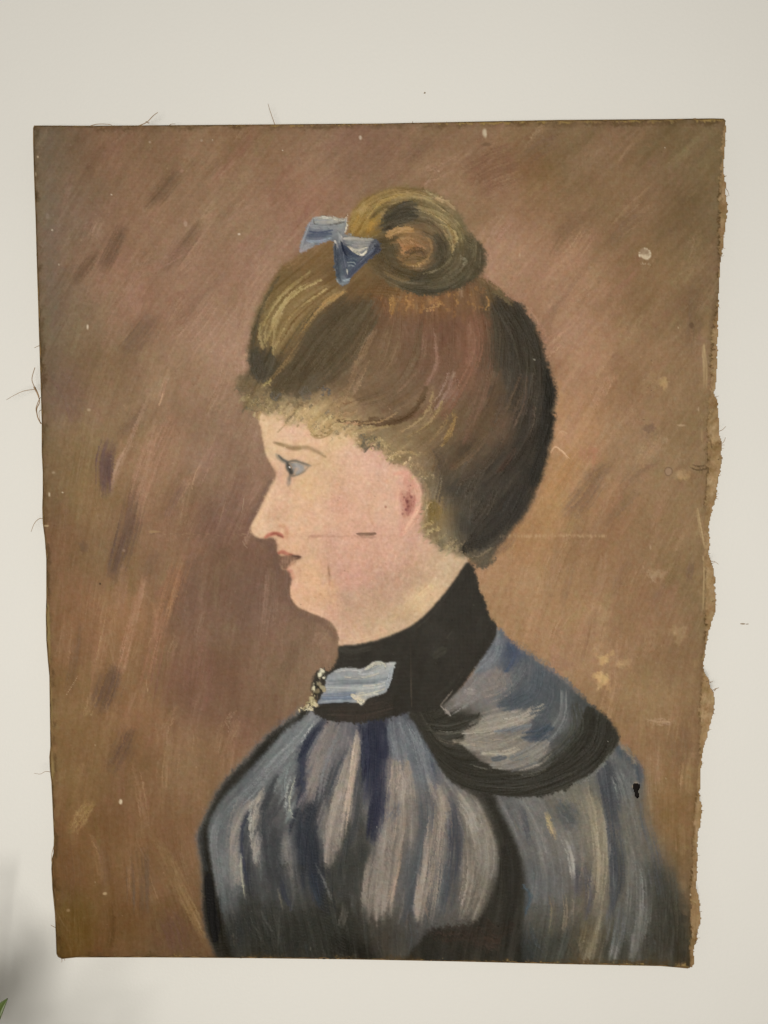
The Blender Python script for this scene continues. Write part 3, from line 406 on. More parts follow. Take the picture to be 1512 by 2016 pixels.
for f, c, w, col, a, br in [
    (D5, (790, 345, 720, 440, 560, 600, 420, 760, 280, 900), 60, (118, 122, 128), .6, .9), (D5, (800, 350, 740, 440, 680, 500), 26, (172, 172, 168), .8, .9), (D5, (680, 500, 600, 590, 540, 660), 16, (150, 154, 156), .6, 1), (D5, (480, 620, 380, 730, 290, 830), 60, (92, 98, 106), .5, .8),
    (D5, (230, 900, 180, 1060, 200, 1250, 230, 1400), 60, (122, 125, 130), .6, .9), (D5, (370, 800, 320, 920, 290, 1060, 290, 1200), 60, (134, 126, 120), .55, .9), (D5, (400, 880, 355, 1000, 350, 1150, 390, 1350), 34, NV, .75, .6), (D5, (480, 780, 430, 900, 425, 1050, 470, 1250), 44, (150, 143, 134), .75, .9),
    (D5, (440, 760, 400, 900, 400, 1000), 16, (160, 158, 150), .6, 1), (D5, (345, 1140, 345, 1250, 370, 1420), 18, (152, 150, 134), .75, .9), (D5, (300, 1150, 290, 1250, 300, 1380), 50, (120, 120, 118), .5, .9), (D5, (570, 680, 500, 820, 470, 980, 500, 1180), 50, DN, .7, .7), (D5, (560, 900, 540, 1100, 580, 1300, 660, 1500), 70, (72, 74, 78), .6, .7),
    (D5, (620, 600, 590, 720, 600, 840), 40, (112, 120, 126), .6, .9), (D5, (675, 660, 640, 780, 630, 880, 670, 970), 26, (158, 158, 146), .75, 1), (D5, (640, 680, 610, 820, 620, 920), 18, (142, 146, 146), .6, 1), (D5, (600, 1000, 610, 1130, 650, 1300), 40, (116, 112, 108), .5, .9), (D5, (640, 1150, 650, 1280, 700, 1430), 14, (136, 132, 124), .55, 1),
    (D5, (560, 1350, 590, 1450, 600, 1520), 16, (122, 116, 104), .5, .9), (D5, (590, 1300, 610, 1400, 660, 1480), 40, (54, 60, 82), .6, .6), (D5, (840, 360, 760, 450, 710, 560, 700, 700, 720, 860), 80, NV, .9, .4), (D5, (800, 380, 740, 470, 690, 620), 50, (52, 58, 84), .7, .4), (D5, (700, 830, 710, 1000, 760, 1200, 820, 1420), 110, (56, 61, 76), .85, .5),
    (D5, (760, 1250, 790, 1380, 830, 1480), 50, (58, 68, 92), .7, .6), (D5, (780, 1200, 840, 1330, 890, 1440), 24, (104, 104, 104), .55, .9), (D5, (900, 380, 830, 560, 790, 740, 760, 880), 90, (122, 114, 110), .7, .8), (D5, (960, 390, 880, 560, 830, 720, 820, 860), 44, (112, 112, 116), .6, .9), (D5, (990, 500, 920, 640, 880, 760, 850, 880), 34, (66, 70, 82), .75, .6),
    (D5, (1000, 540, 950, 700, 900, 850, 880, 1000), 70, (136, 127, 118), .75, .8), (D5, (1050, 400, 1030, 520, 1010, 700, 980, 900, 960, 1060), 56, (164, 148, 134), .85, .8), (D5, (1030, 560, 1000, 760, 970, 950), 30, (160, 142, 128), .7, .9), (D5, (880, 900, 870, 1020, 880, 1150), 100, (128, 120, 114), .7, .8), (D5, (830, 1020, 850, 1150, 870, 1240), 20, (120, 116, 112), .6, .8),
    (D5, (1070, 420, 1050, 700, 1030, 950, 960, 1150, 920, 1350), 56, (66, 68, 70), .8, .5), (D5, (1000, 1100, 960, 1250, 930, 1420), 130, (70, 70, 67), .75, .5), (D5, (1080, 370, 1100, 520, 1110, 700, 1090, 880), 80, (54, 60, 88), .95, .35), (D5, (1180, 360, 1190, 500, 1180, 700, 1170, 880, 1150, 1080), 100, (50, 55, 82), .95, .35),
    (D5, (1220, 360, 1230, 480, 1260, 580), 36, (92, 98, 114), .6, .9), (D5, (1300, 350, 1370, 480, 1440, 580), 60, (114, 120, 130), .65, .9), (D5, (1260, 420, 1290, 520, 1320, 620), 60, (104, 108, 118), .6, .9), (D5, (1260, 580, 1260, 700, 1230, 800), 60, (148, 134, 124), .75, .9), (D5, (1300, 640, 1310, 760, 1290, 860), 70, (138, 128, 120), .6, .9),
    (D5, (1280, 830, 1270, 900, 1220, 960), 60, (90, 92, 100), .5, .9), (D5, (1310, 860, 1300, 1020, 1260, 1200), 90, (136, 124, 114), .65, .9), (D5, (1200, 900, 1180, 1060, 1140, 1250, 1120, 1400), 44, (118, 112, 108), .55, .9), (D5, (1300, 1100, 1280, 1250, 1220, 1480), 40, (142, 124, 110), .65, .9), (D5, (1180, 1120, 1130, 1300, 1110, 1500), 60, (122, 114, 106), .55, .9),
    (D5, (1400, 700, 1430, 950, 1400, 1200, 1330, 1420), 56, (82, 86, 92), .65, .7), (D5, (1380, 1350, 1340, 1480, 1290, 1580), 40, (74, 80, 92), .55, .7), (D5, (1480, 800, 1490, 1000, 1470, 1200), 60, (136, 124, 114), .65, .9), (D5, (1500, 1150, 1480, 1320, 1420, 1500), 60, (136, 122, 108), .65, .9), (D5, (960, 1450, 950, 1530, 930, 1600), 50, (92, 88, 82), .5, .8), (D5, (1340, 1480, 1330, 1560, 1330, 1620), 20, (116, 108, 100), .5, .9),
    (D5, (280, 1500, 330, 1620, 330, 1740), 110, (58, 59, 58), .6, .6), (D5, (295, 1610, 305, 1660, 310, 1700), 16, (104, 98, 88), .6, .9), (D5, (400, 1450, 470, 1580, 560, 1740), 160, (66, 66, 62), .5, .6), (D5, (720, 1480, 780, 1640, 820, 1760), 160, (60, 60, 55), .6, .5), (D5, (880, 1640, 960, 1700, 1060, 1750), 120, (48, 47, 43), .7, .4),
    (D6, (100, 560, 130, 700, 150, 800), 70, (118, 122, 132), .6, .9), (D6, (150, 680, 190, 800, 200, 900), 40, (70, 78, 100), .6, .7), (D6, (130, 820, 160, 950, 150, 1120), 60, (76, 80, 90), .6, .7), (D6, (200, 830, 215, 960, 200, 1130, 180, 1300, 150, 1500), 56, (138, 127, 117), .75, .9), (D6, (100, 1380, 140, 1420, 160, 1500), 24, (130, 112, 98), .5, .9),
    (D6, (260, 880, 285, 1000, 280, 1150, 250, 1380), 60, (66, 70, 84), .8, .6), (D6, (300, 900, 360, 990, 370, 1100), 70, (138, 132, 124), .75, .9), (D6, (380, 920, 430, 1060, 450, 1200, 420, 1350), 80, (124, 118, 110), .7, .9), (D6, (350, 1100, 350, 1300, 310, 1490), 50, (134, 124, 114), .6, .9), (D6, (430, 1250, 400, 1380, 380, 1500), 50, (116, 108, 98), .6, .9),
    (D6, (250, 1200, 230, 1350, 210, 1470), 44, (72, 78, 90), .55, .7), (D6, (60, 1480, 80, 1580, 60, 1660), 60, (82, 84, 86), .5, .8),
    (D6, (500, 920, 560, 1020, 600, 1150), 50, (114, 112, 112), .5, .9), (D6, (600, 940, 620, 1040, 640, 1130), 30, (72, 76, 88), .45, .8), (D6, (720, 970, 740, 1040, 770, 1110), 24, (150, 132, 100), .6, .9), (D6, (560, 960, 590, 1040, 620, 1100), 24, (132, 120, 104), .4, .9), (D6, (770, 930, 830, 990, 880, 1020), 60, (84, 88, 90), .65, .7), (D6, (800, 900, 870, 930, 900, 1000), 34, (128, 120, 104), .5, .9),
    (D6, (780, 1060, 830, 1180, 850, 1300), 30, (142, 138, 132), .55, 1), (D6, (820, 1100, 850, 1200, 860, 1330), 16, (150, 148, 142), .5, 1), (D6, (870, 1060, 900, 1200, 880, 1330), 30, (128, 112, 102), .5, .9), (D6, (930, 880, 970, 1050, 980, 1250, 950, 1450), 70, (142, 132, 114), .75, .9), (D6, (985, 960, 1010, 1100, 1000, 1280), 30, (150, 140, 122), .5, .9),
    (D6, (920, 1250, 930, 1380, 900, 1500), 44, (84, 82, 86), .65, .7), (D6, (1000, 740, 1020, 900, 1050, 1100, 1070, 1300, 1010, 1500), 54, (72, 76, 86), .85, .5), (D6, (1070, 1150, 1080, 1300, 1050, 1400), 40, (76, 76, 74), .6, .6), (D6, (1050, 760, 1090, 860, 1110, 960), 60, (118, 120, 118), .55, .9), (D6, (1080, 900, 1110, 1050, 1140, 1140), 40, (120, 114, 104), .5, .9),
    (D6, (1130, 930, 1170, 1030, 1180, 1130), 40, (110, 108, 104), .45, .9), (D6, (1080, 680, 1150, 740, 1190, 830), 40, (72, 82, 100), .8, .6), (D6, (1190, 860, 1190, 1000, 1240, 1180, 1280, 1400), 54, (84, 86, 90), .7, .7), (D6, (1100, 1170, 1130, 1320, 1120, 1480), 40, (122, 120, 114), .55, .9), (D6, (1170, 1200, 1200, 1320, 1200, 1480, 1160, 1600), 44, (122, 122, 118), .6, .9),
    (D6, (1060, 1400, 1060, 1520, 1040, 1640), 60, (96, 98, 100), .5, .8), (D6, (1290, 1200, 1310, 1350, 1290, 1600), 60, (70, 69, 62), .6, .7), (D6, (1360, 1400, 1370, 1520, 1360, 1640), 50, (62, 60, 52), .55, .7), (D6, (1330, 1320, 1340, 1450, 1340, 1600), 20, (92, 86, 74), .5, .9), (D6, (940, 1480, 930, 1570, 900, 1680), 70, (110, 100, 80), .6, .9),
    (D6, (640, 1180, 660, 1300, 640, 1450), 60, (92, 96, 100), .5, .8), (D6, (740, 1350, 760, 1450, 740, 1580), 40, (112, 102, 84), .5, .9), (D6, (810, 1350, 820, 1450, 810, 1560), 40, (116, 106, 92), .5, .9), (D6, (860, 1450, 850, 1540, 860, 1620), 50, (80, 80, 76), .5, .8), (D6, (830, 1600, 850, 1630, 840, 1670), 70, (62, 62, 56), .5, .8), (D6, (620, 1500, 640, 1600, 700, 1670), 80, (70, 74, 76), .5, .8), (D6, (1220, 1560, 1210, 1620, 1200, 1680), 50, (78, 78, 72), .5, .8)]:
    stroke(f, c, w * .8, col, a * .72, 0.95, br * 1.2, 0.45, 5, 0.25, KD)
for key in ('edge', 'band'):
    m = (K[key] * KD)[..., None]; dark = np.array(BLK, np.float32) + (LC2 * 2.2 + NM)[..., None]; C[:] = C * (1 - m * 0.95) + dark * m * 0.95
for f, c, w, col, a in [(D5, (100, 1010, 110, 1120, 140, 1250), 40, (66, 68, 70), .5), (D5, (150, 1300, 160, 1450, 190, 1650), 70, (32, 31, 29), .7), (D6, (200, 1560, 350, 1560, 480, 1600), 90, (60, 50, 44), .5), (D6, (430, 1570, 470, 1590, 500, 1560), 30, (74, 58, 50), .5), (D6, (520, 1150, 560, 1300, 560, 1440), 60, (44, 42, 38), .5),
                        (D6, (610, 1330, 640, 1380, 620, 1450), 24, (70, 82, 100), .6), (D6, (440, 1500, 480, 1540, 560, 1520), 60, (56, 48, 42), .5)]:
    stroke(f, c, w, col, a, 0.9, .6, 0.4, 4, 0.1, KD)
dm = KD[..., None] * (1 - K['band'] * .8)[..., None]; C[:] = C * (1 - dm) + ((lambda g: g + (C - g) * 1.0 + (g - 90) * .2 - 7)(C.mean(-1, keepdims=True))) * dm
# ---- cape
fill('cape', pts_of(D6, [(500, 150, (92, 98, 112)), (560, 200, (70, 80, 108)), (430, 250, (100, 104, 114)), (470, 340, (112, 107, 106)), (380, 380, (112, 108, 108)), (300, 440, (118, 112, 108)), (600, 300, (86, 90, 98)), (700, 330, (76, 82, 94)), (560, 430, (76, 82, 92)), (800, 430, (84, 88, 94)), (820, 540, (92, 94, 96)), (500, 520, (124, 119, 112)),
                         (400, 600, (112, 106, 98)), (560, 600, (116, 112, 106)), (680, 590, (72, 78, 90)), (600, 690, (112, 108, 104)), (480, 690, (120, 114, 106)), (700, 700, (100, 98, 96)), (900, 440, (72, 74, 74)), (980, 560, BLK), (1030, 640, BLK), (850, 720, BLK), (700, 830, BLK), (450, 830, BLK), (300, 780, BLK), (200, 650, BLK), (120, 530, BLK), (260, 560, (56, 54, 48)), (300, 510, (58, 56, 50)), (960, 700, BLK), (560, 850, BLK)]), 3.4, 8)
KC = K['cape']
scumble('cape', 130, (4, 11), (10, 30), 6, (.25, .5))
for c, col, a, so in [((500, 440, 600, 380, 700, 330, 800, 390, 780, 450, 700, 470, 600, 470), (74, 80, 91), .7, 4), ((440, 300, 560, 290, 540, 380, 400, 430, 250, 490, 320, 430, 400, 340), (118, 112, 110), .75, 3.5), ((300, 590, 360, 540, 470, 520, 620, 480, 700, 470, 660, 540, 640, 620, 720, 640, 700, 700, 600, 740, 480, 740, 400, 690, 310, 640), (128, 122, 114), .8, 4),
                      ((75, 500, 130, 600, 200, 740, 270, 820, 350, 862, 480, 890, 600, 898, 720, 888, 860, 835, 1000, 730, 1066, 640, 1056, 590, 950, 475, 905, 470, 870, 560, 800, 645, 735, 690, 745, 735, 690, 772, 560, 778, 460, 752, 380, 705, 290, 640, 330, 605, 255, 565, 370, 525, 400, 500, 260, 500, 212, 462, 100, 470), (50, 48, 42), .95, 2.2)]:
    patch(D6, c, col, a, so, .3, KC, .12)
for f, c, w, col, a, br in [
    (D6, (860, 470, 840, 600, 720, 720, 560, 770), 26, (98, 100, 102), .5, .9), (D6, (800, 400, 790, 520, 700, 640, 560, 720), 40, (106, 108, 110), .55, 1), (D6, (740, 340, 740, 440, 680, 560), 40, (78, 84, 94), .6, .8), (D6, (680, 290, 660, 400, 560, 460), 60, (72, 80, 94), .6, .7), (D6, (620, 260, 560, 360, 480, 420), 44, (98, 102, 108), .55, .9),
    (D6, (540, 170, 560, 220, 520, 290), 44, (62, 74, 108), .7, .6), (D6, (490, 130, 470, 220, 390, 300), 40, (110, 116, 128), .6, .9), (D6, (480, 310, 500, 370, 420, 400), 80, (122, 114, 110), .65, .8), (D6, (420, 330, 350, 420, 250, 490), 50, (118, 114, 112), .6, .9), (D6, (340, 400, 350, 400, 370, 400), 40, (136, 130, 126), .5, .9), (D6, (600, 400, 560, 440, 500, 460), 50, (68, 76, 90), .7, .7),
    (D6, (700, 470, 640, 500, 560, 540, 440, 570, 330, 580), 44, (144, 137, 126), .75, 1), (D6, (560, 500, 460, 520, 370, 550), 50, (132, 126, 118), .7, .9), (D6, (640, 480, 600, 520, 500, 540), 16, (154, 148, 138), .5, 1), (D6, (740, 570, 680, 600, 620, 610), 50, (62, 72, 92), .8, .6), (D6, (740, 470, 700, 490, 650, 500), 40, (72, 78, 88), .6, .7), (D6, (640, 560, 560, 580, 480, 590), 30, (104, 108, 114), .6, .9),
    (D6, (600, 640, 480, 650, 380, 640, 280, 630), 34, (144, 134, 120), .65, 1), (D6, (580, 670, 520, 690, 420, 690), 30, (158, 150, 136), .7, 1), (D6, (720, 640, 660, 690, 560, 740, 470, 740), 50, (118, 114, 108), .6, .9), (D6, (740, 680, 690, 730, 600, 760), 34, (128, 122, 114), .55, 1), (D6, (520, 710, 490, 720, 460, 720), 24, (70, 78, 88), .6, .8), (D6, (640, 690, 590, 710, 540, 720), 20, (86, 92, 98), .5, .9),
    (D6, (360, 500, 300, 505, 240, 500), 30, (58, 55, 50), .7, .7), (D6, (400, 510, 360, 540, 280, 560), 44, (54, 52, 46), .8, .7), (D6, (340, 560, 250, 580, 160, 570), 50, (56, 54, 48), .6, .9), (D6, (330, 620, 260, 640, 200, 620), 20, (92, 86, 76), .5, 1), (D6, (320, 590, 250, 600, 190, 590), 14, (86, 82, 74), .5, 1),
    (D6, (860, 470, 870, 580, 780, 680, 700, 740), 70, (60, 60, 54), .6, .7), (D6, (1000, 520, 960, 680, 800, 790, 600, 850, 420, 840), 90, BLK, .85, .4), (D6, (720, 770, 640, 790, 550, 790), 14, (92, 90, 82), .5, 1), (D6, (460, 780, 400, 770, 350, 750), 14, (80, 78, 70), .5, 1), (D6, (860, 780, 800, 800, 760, 810), 10, (78, 76, 70), .4, 1),
    (D6, (210, 460, 245, 490, 260, 510), 10, (130, 122, 116), .6, .9)]:
    stroke(f, c, w, col, a, 0.8, br, 0.4, 5, 0.3, KC)
# outlines of the cape and the shoulder
for f, c, w, col, a in [(D6, (1060, 655, 1000, 735, 930, 802, 850, 835), 12, (116, 116, 112), .55), (D6, (500, 120, 620, 200, 740, 290, 900, 420), 22, (88, 90, 96), .4), (D6, (1070, 640, 1110, 690, 1150, 740), 14, (124, 112, 96), .4)]:
    stroke(f, c, w, col, a, 0.9, .7, 0.3)

# ---- face and neck
fill('face', pts_of(FA, [(280, 420, (212, 178, 142)), (330, 560, (208, 174, 140)), (420, 430, (214, 174, 146)), (560, 480, (212, 172, 142)), (740, 480, (210, 176, 136)), (640, 600, (204, 168, 132)), (380, 740, (206, 164, 138)), (300, 880, (210, 172, 142)), (230, 1010, (214, 178, 146)), (330, 970, (198, 160, 132)), (450, 860, (206, 166, 136)), (520, 780, (208, 172, 132)), (640, 760, (204, 166, 136)),
                         (800, 560, (208, 168, 142)), (960, 600, (208, 164, 144)), (880, 760, (204, 162, 136)), (760, 900, (204, 158, 134)), (950, 900, (204, 162, 136)), (1080, 900, (202, 162, 138)), (600, 1000, (204, 162, 134)), (450, 1030, (206, 166, 136)), (430, 1180, (206, 164, 132)), (560, 1180, (200, 160, 130)), (700, 1150, (196, 152, 130)), (860, 1180, (194, 150, 128)), (1050, 1100, (200, 156, 134)),
                         (1100, 1250, (196, 152, 130)), (1280, 1180, (198, 158, 134)), (1400, 1250, (190, 158, 128)), (1450, 1300, (188, 160, 130)), (560, 1350, (206, 164, 128)), (470, 1430, (206, 162, 134)), (640, 1480, (204, 162, 128)), (560, 1520, (204, 164, 134)), (760, 1320, (192, 148, 128)), (840, 1380, (194, 146, 128)), (800, 1500, (180, 144, 122)), (960, 1480, (186, 148, 126)),
                         (1100, 1420, (184, 146, 124)), (1250, 1400, (184, 150, 124)), (1250, 1520, (202, 172, 136)), (1340, 1450, (200, 168, 134)), (1150, 1600, (186, 156, 126)), (950, 1650, (190, 158, 128)), (800, 1700, (198, 160, 134)), (860, 1780, (196, 162, 134)), (700, 1600, (196, 154, 130)), (1060, 1700, (190, 160, 130)), (1230, 1080, (200, 158, 138))]), 3.4, 8)
KF = K['face']
scumble('face', 330, (9, 24), (5, 16), 3.2, (.2, .45), 2.0, .06)
fm = KF[..., None]; C += (NM * 0.5 + NF * 1.0)[..., None] * fm
C += fm * np.array([0, 3, 5], np.float32)
for c, col, a, so in [((760, 1500, 900, 1420, 1100, 1380, 1280, 1400, 1250, 1500, 1100, 1600, 900, 1660, 760, 1620), (178, 146, 122), .45, 22), ((820, 950, 1000, 950, 1060, 1080, 1000, 1250, 860, 1260, 780, 1100), (204, 156, 136), .4, 24), ((480, 720, 640, 700, 700, 800, 600, 900, 480, 880), (212, 176, 140), .4, 16), ((460, 1400, 600, 1360, 640, 1460, 560, 1540, 480, 1520), (212, 170, 138), .4, 10),
                      ((300, 900, 420, 900, 440, 1010, 340, 1010), (194, 154, 128), .4, 8), ((1200, 1480, 1340, 1400, 1420, 1400, 1330, 1530, 1200, 1600, 1140, 1580), (206, 176, 140), .5, 10), ((820, 1740, 1000, 1690, 1160, 1600, 1180, 1640, 1040, 1730, 860, 1790), (200, 166, 138), .45, 8)]:
    patch(FA, c, col, a, so, .1, KF, .05, .5)
for c, col, a, so in [((1120, 700, 1180, 685, 1240, 720, 1282, 800, 1284, 890, 1252, 970, 1192, 1050, 1150, 1092, 1130, 1000, 1118, 850), (206, 160, 142), .55, 4), ((1150, 830, 1190, 806, 1232, 830, 1238, 900, 1212, 960, 1172, 992, 1142, 970, 1158, 900), (174, 124, 108), .55, 5), ((1170, 720, 1225, 730, 1240, 790, 1190, 800), (188, 140, 122), .5, 3)]:
    patch(FA, c, col, a, so, .2, None, .1, 1)
for k in range(46): dab(FA, 1192 + rng.normal(0, 24), 890 + rng.normal(0, 46), rng.uniform(5, 10), rng.uniform(5, 10), [(116, 66, 62), (182, 130, 114), (140, 88, 80), (198, 150, 132)][k % 4], .5, .9)
for k in range(40): dab(FA, 1180 + rng.normal(0, 34), 755 + rng.normal(0, 34), rng.uniform(4, 9), rng.uniform(4, 9), [(222, 180, 156), (180, 130, 112), (214, 168, 146)][k % 3], .45, .9)
for k in range(120):
    u, v = rng.uniform(420, 1300), rng.uniform(600, 1750); dab(FA, u, v, rng.uniform(3, 6), rng.uniform(3, 6), [(158, 122, 102), (172, 136, 112), (222, 190, 160)][k % 3], .55, .8, 0, KF)
GB = (70, 72, 70)
for f, c, w, col, a, so in [
    (E7, (370, 85, 480, 115, 600, 150, 720, 160, 850, 155, 960, 200, 1060, 250, 1130, 300), 42, (150, 124, 94), .7, .95), (E7, (390, 88, 430, 95, 520, 130), 22, (122, 100, 72), .6, .9), (E7, (560, 150, 660, 175, 760, 175), 44, (134, 110, 80), .7, .95), (E7, (420, 110, 560, 150, 760, 165, 900, 185), 40, (160, 132, 100), .5, 1), (E7, (900, 180, 1000, 225, 1130, 300), 16, (136, 110, 82), .6, .9),
    (E7, (540, 130, 700, 100, 1000, 130), 40, (214, 182, 144), .4, 1), (E7, (420, 220, 600, 240, 800, 250, 960, 300), 60, (206, 172, 138), .5, 1),
    (E7, (400, 250, 450, 310, 540, 365, 620, 370), 44, (112, 108, 98), .75, .8), (E7, (430, 270, 500, 340, 590, 380), 26, (70, 72, 70), .8, .7), (E7, (560, 375, 660, 350, 760, 375, 860, 410, 920, 430), 22, (88, 84, 76), .85, .7), (E7, (900, 430, 1000, 410, 1060, 385), 18, (170, 140, 108), .6, .9),
    (E7, (660, 400, 740, 430, 780, 470, 700, 540), 70, (144, 139, 136), .85, .7), (E7, (690, 430, 740, 460, 700, 500), 46, (164, 158, 156), .6, .9), (E7, (620, 390, 660, 450, 650, 530), 44, (112, 114, 116), .8, .7), (E7, (800, 420, 860, 430, 900, 432), 30, (142, 132, 122), .7, .7),
    (E7, (565, 385, 580, 460, 620, 530, 610, 590), 52, (58, 60, 58), .9, .6), (E7, (575, 400, 600, 470, 630, 540), 50, (38, 38, 36), .9, .6), (E7, (880, 440, 800, 520, 720, 560, 640, 580), 18, (96, 92, 84), .85, .7), (E7, (610, 570, 640, 580, 680, 570), 22, (80, 78, 72), .6, .8), (E7, (540, 380, 560, 440, 590, 520), 16, (136, 134, 126), .7, .8),
    (E7, (595, 580, 590, 640, 575, 720), 50, (128, 118, 106), .7, .9), (E7, (600, 590, 595, 640), 30, (92, 88, 80), .6, .9), (E7, (575, 720, 580, 790, 590, 850), 40, (182, 144, 124), .5, 1), (E7, (330, 350, 380, 440, 410, 560), 40, (200, 158, 132), .5, 1),
    (E7, (400, 600, 350, 720, 290, 860, 220, 1010, 140, 1170, 80, 1280), 60, (220, 186, 152), .65, 1), (E7, (60, 1300, 60, 1380, 120, 1430), 60, (224, 190, 156), .6, 1), (E7, (200, 1180, 280, 1180, 360, 1150), 90, (194, 156, 128), .35, 1),
    (E7, (240, 1480, 300, 1440, 380, 1420, 460, 1440, 500, 1480), 46, (168, 98, 82), .85, .7), (E7, (320, 1450, 370, 1425, 440, 1430), 18, (126, 66, 54), .8, .7), (E7, (420, 1450, 460, 1460, 500, 1475), 20, (112, 66, 54), .8, .7), (E7, (450, 1300, 540, 1340, 560, 1420, 550, 1500), 50, (184, 134, 108), .6, 1), (E7, (370, 1250, 440, 1250, 500, 1300), 40, (214, 176, 142), .5, 1),
    (E7, (400, 1510, 430, 1600, 420, 1680), 40, (206, 160, 134), .6, .9), (E7, (430, 1710, 500, 1690, 560, 1725, 640, 1735), 40, (168, 100, 84), .85, .7), (E7, (440, 1720, 480, 1705, 520, 1725), 26, (146, 80, 68), .7, .7), (E7, (600, 1735, 700, 1750, 770, 1765), 16, (76, 54, 46), .8, .7)]:
    stroke(f, c, w * 1.05, col, a * .93, min(so * 1.15, 1), .4, 0.25, 4, 0.2)
# the open mouth: dark rubbed patch where the bare weave shows
m_ = mask(E7(470, 1760, 560, 1745, 640, 1745, 760, 1765, 730, 1800, 650, 1830, 600, 1880, 560, 1930, 490, 1935, 470, 1880, 490, 1830), 1.4)[..., None]
thr = (0.5 + 0.5 * np.sign(np.sin(XX * 2 * math.pi / 5.6) + 0.5 * np.sin(YY * 2 * math.pi / 4.9) + 0.35 * NF))
C[:] = C * (1 - .85 * m_) + .85 * m_ * (np.array([98, 72, 60]) * (1 - thr[..., None]) + np.array([128, 100, 82]) * thr[..., None])
for f, c, w, col, a, so in [(E7, (640, 1750, 700, 1755, 765, 1768), 24, (52, 36, 30), .85, .7), (E7, (690, 1800, 740, 1785, 765, 1770), 20, (64, 42, 36), .7, .7), (E7, (500, 1935, 560, 1930, 620, 1880, 700, 1830), 18, (96, 60, 50), .6, .8), (E7, (570, 1950, 620, 1900, 680, 1860), 40, (206, 156, 130), .6, .9),
                            (E7, (570, 1950, 600, 1975, 640, 1960), 36, (176, 118, 98), .6, .9), (E7, (470, 1790, 480, 1850, 475, 1910), 20, (104, 76, 66), .6, .8)]:
    stroke(f, c, w, col, a, so, .3, 0.25, 3, 0.1)
for f, c, w, col, a, so in [
    (FA, (415, 1325, 440, 1345, 450, 1380), 26, (196, 140, 118), .5, .9), (FA, (680, 1280, 685, 1330, 690, 1420), 18, (162, 122, 100), .6, 1), (FA, (676, 1300, 688, 1360), 9, (128, 94, 74), .5, .9), (FA, (940, 930, 950, 990, 975, 1040), 12, (184, 142, 120), .4, 1),
    (FA, (445, 1500, 520, 1560, 620, 1600), 40, (212, 172, 142), .4, 1), (FA, (520, 1470, 560, 1510, 640, 1480), 60, (196, 154, 122), .35, 1), (FA, (700, 1400, 720, 1480, 720, 1560), 60, (202, 158, 124), .4, 1),
    (FA, (1230, 1540, 1290, 1480, 1350, 1430), 60, (208, 180, 142), .55, 1), (FA, (1080, 1640, 1180, 1580, 1260, 1520), 60, (192, 162, 128), .5, 1), (FA, (760, 1640, 900, 1560, 1080, 1500), 120, (178, 146, 122), .35, 1), (FA, (780, 1780, 900, 1770, 1050, 1720), 40, (200, 164, 136), .4, 1),
    # ear
    (FA, (1110, 700, 1170, 690, 1230, 730, 1265, 800, 1270, 880, 1240, 960, 1190, 1040, 1155, 1090), 46, (208, 158, 138), .7, .9), (FA, (1225, 720, 1272, 800, 1278, 880, 1255, 950), 16, (222, 178, 156), .75, .7), (FA, (1280, 760, 1292, 850, 1280, 930, 1240, 1010), 14, (166, 122, 100), .6, .9),
    (FA, (1190, 720, 1200, 760, 1190, 820), 60, (190, 138, 120), .5, 1), (FA, (1150, 830, 1170, 900, 1165, 970), 36, (182, 132, 114), .4, 1), (FA, (1190, 830, 1205, 890, 1190, 960), 40, (146, 94, 84), .5, 1), (FA, (1185, 860, 1200, 900, 1190, 940), 22, (116, 68, 64), .45, 1), (FA, (1235, 840, 1225, 910, 1200, 970), 24, (160, 104, 94), .6, .9),
    (FA, (1255, 940, 1210, 1010, 1160, 1080), 14, (220, 180, 156), .65, .8), (FA, (1150, 1000, 1160, 1050, 1150, 1090), 30, (198, 148, 130), .5, 1), (FA, (1130, 800, 1120, 900, 1130, 980), 30, (208, 166, 142), .5, 1)]:
    stroke(f, c, w, col, a, so, .5, 0.3, 4, 0.25)
for u, v, r in [(1210, 775, 8), (1190, 880, 12), (1170, 850, 9), (1215, 850, 9), (1180, 930, 9), (1160, 960, 8), (1195, 910, 10)]: dab(FA, u, v, r, r, (96, 50, 50), .5, .9, 0, None, 0, .3)
fb = np.clip(1 - np.maximum(np.abs(XX - 565) / 85, np.abs(YY - 1000) / 150) ** 6, 0, 1)[..., None] * KF[..., None]   # feather the drawing of the features into the wet paint
C[:] = C * (1 - .75 * fb) + np.stack([blur(C[..., q], 1.9) for q in range(3)], -1) * .75 * fb
dab(E7, 598, 447, 17, 15, (244, 240, 232), 1, .6, .5, None, .6)
# fold marks that rubbed the paint off
for f, c, w, col, a in [(FA, (865, 1088, 920, 1090, 985, 1086), 14, (120, 92, 76), .75), (FA, (880, 1100, 930, 1104, 980, 1108), 16, (140, 108, 90), .6), (FA, (560, 1102, 600, 1104, 640, 1100), 14, (172, 130, 110), .55), (FA, (640, 1106, 760, 1104, 880, 1098), 8, (184, 142, 122), .5)]:
    stroke(f, c, w, col, a, .8, .9, .2)

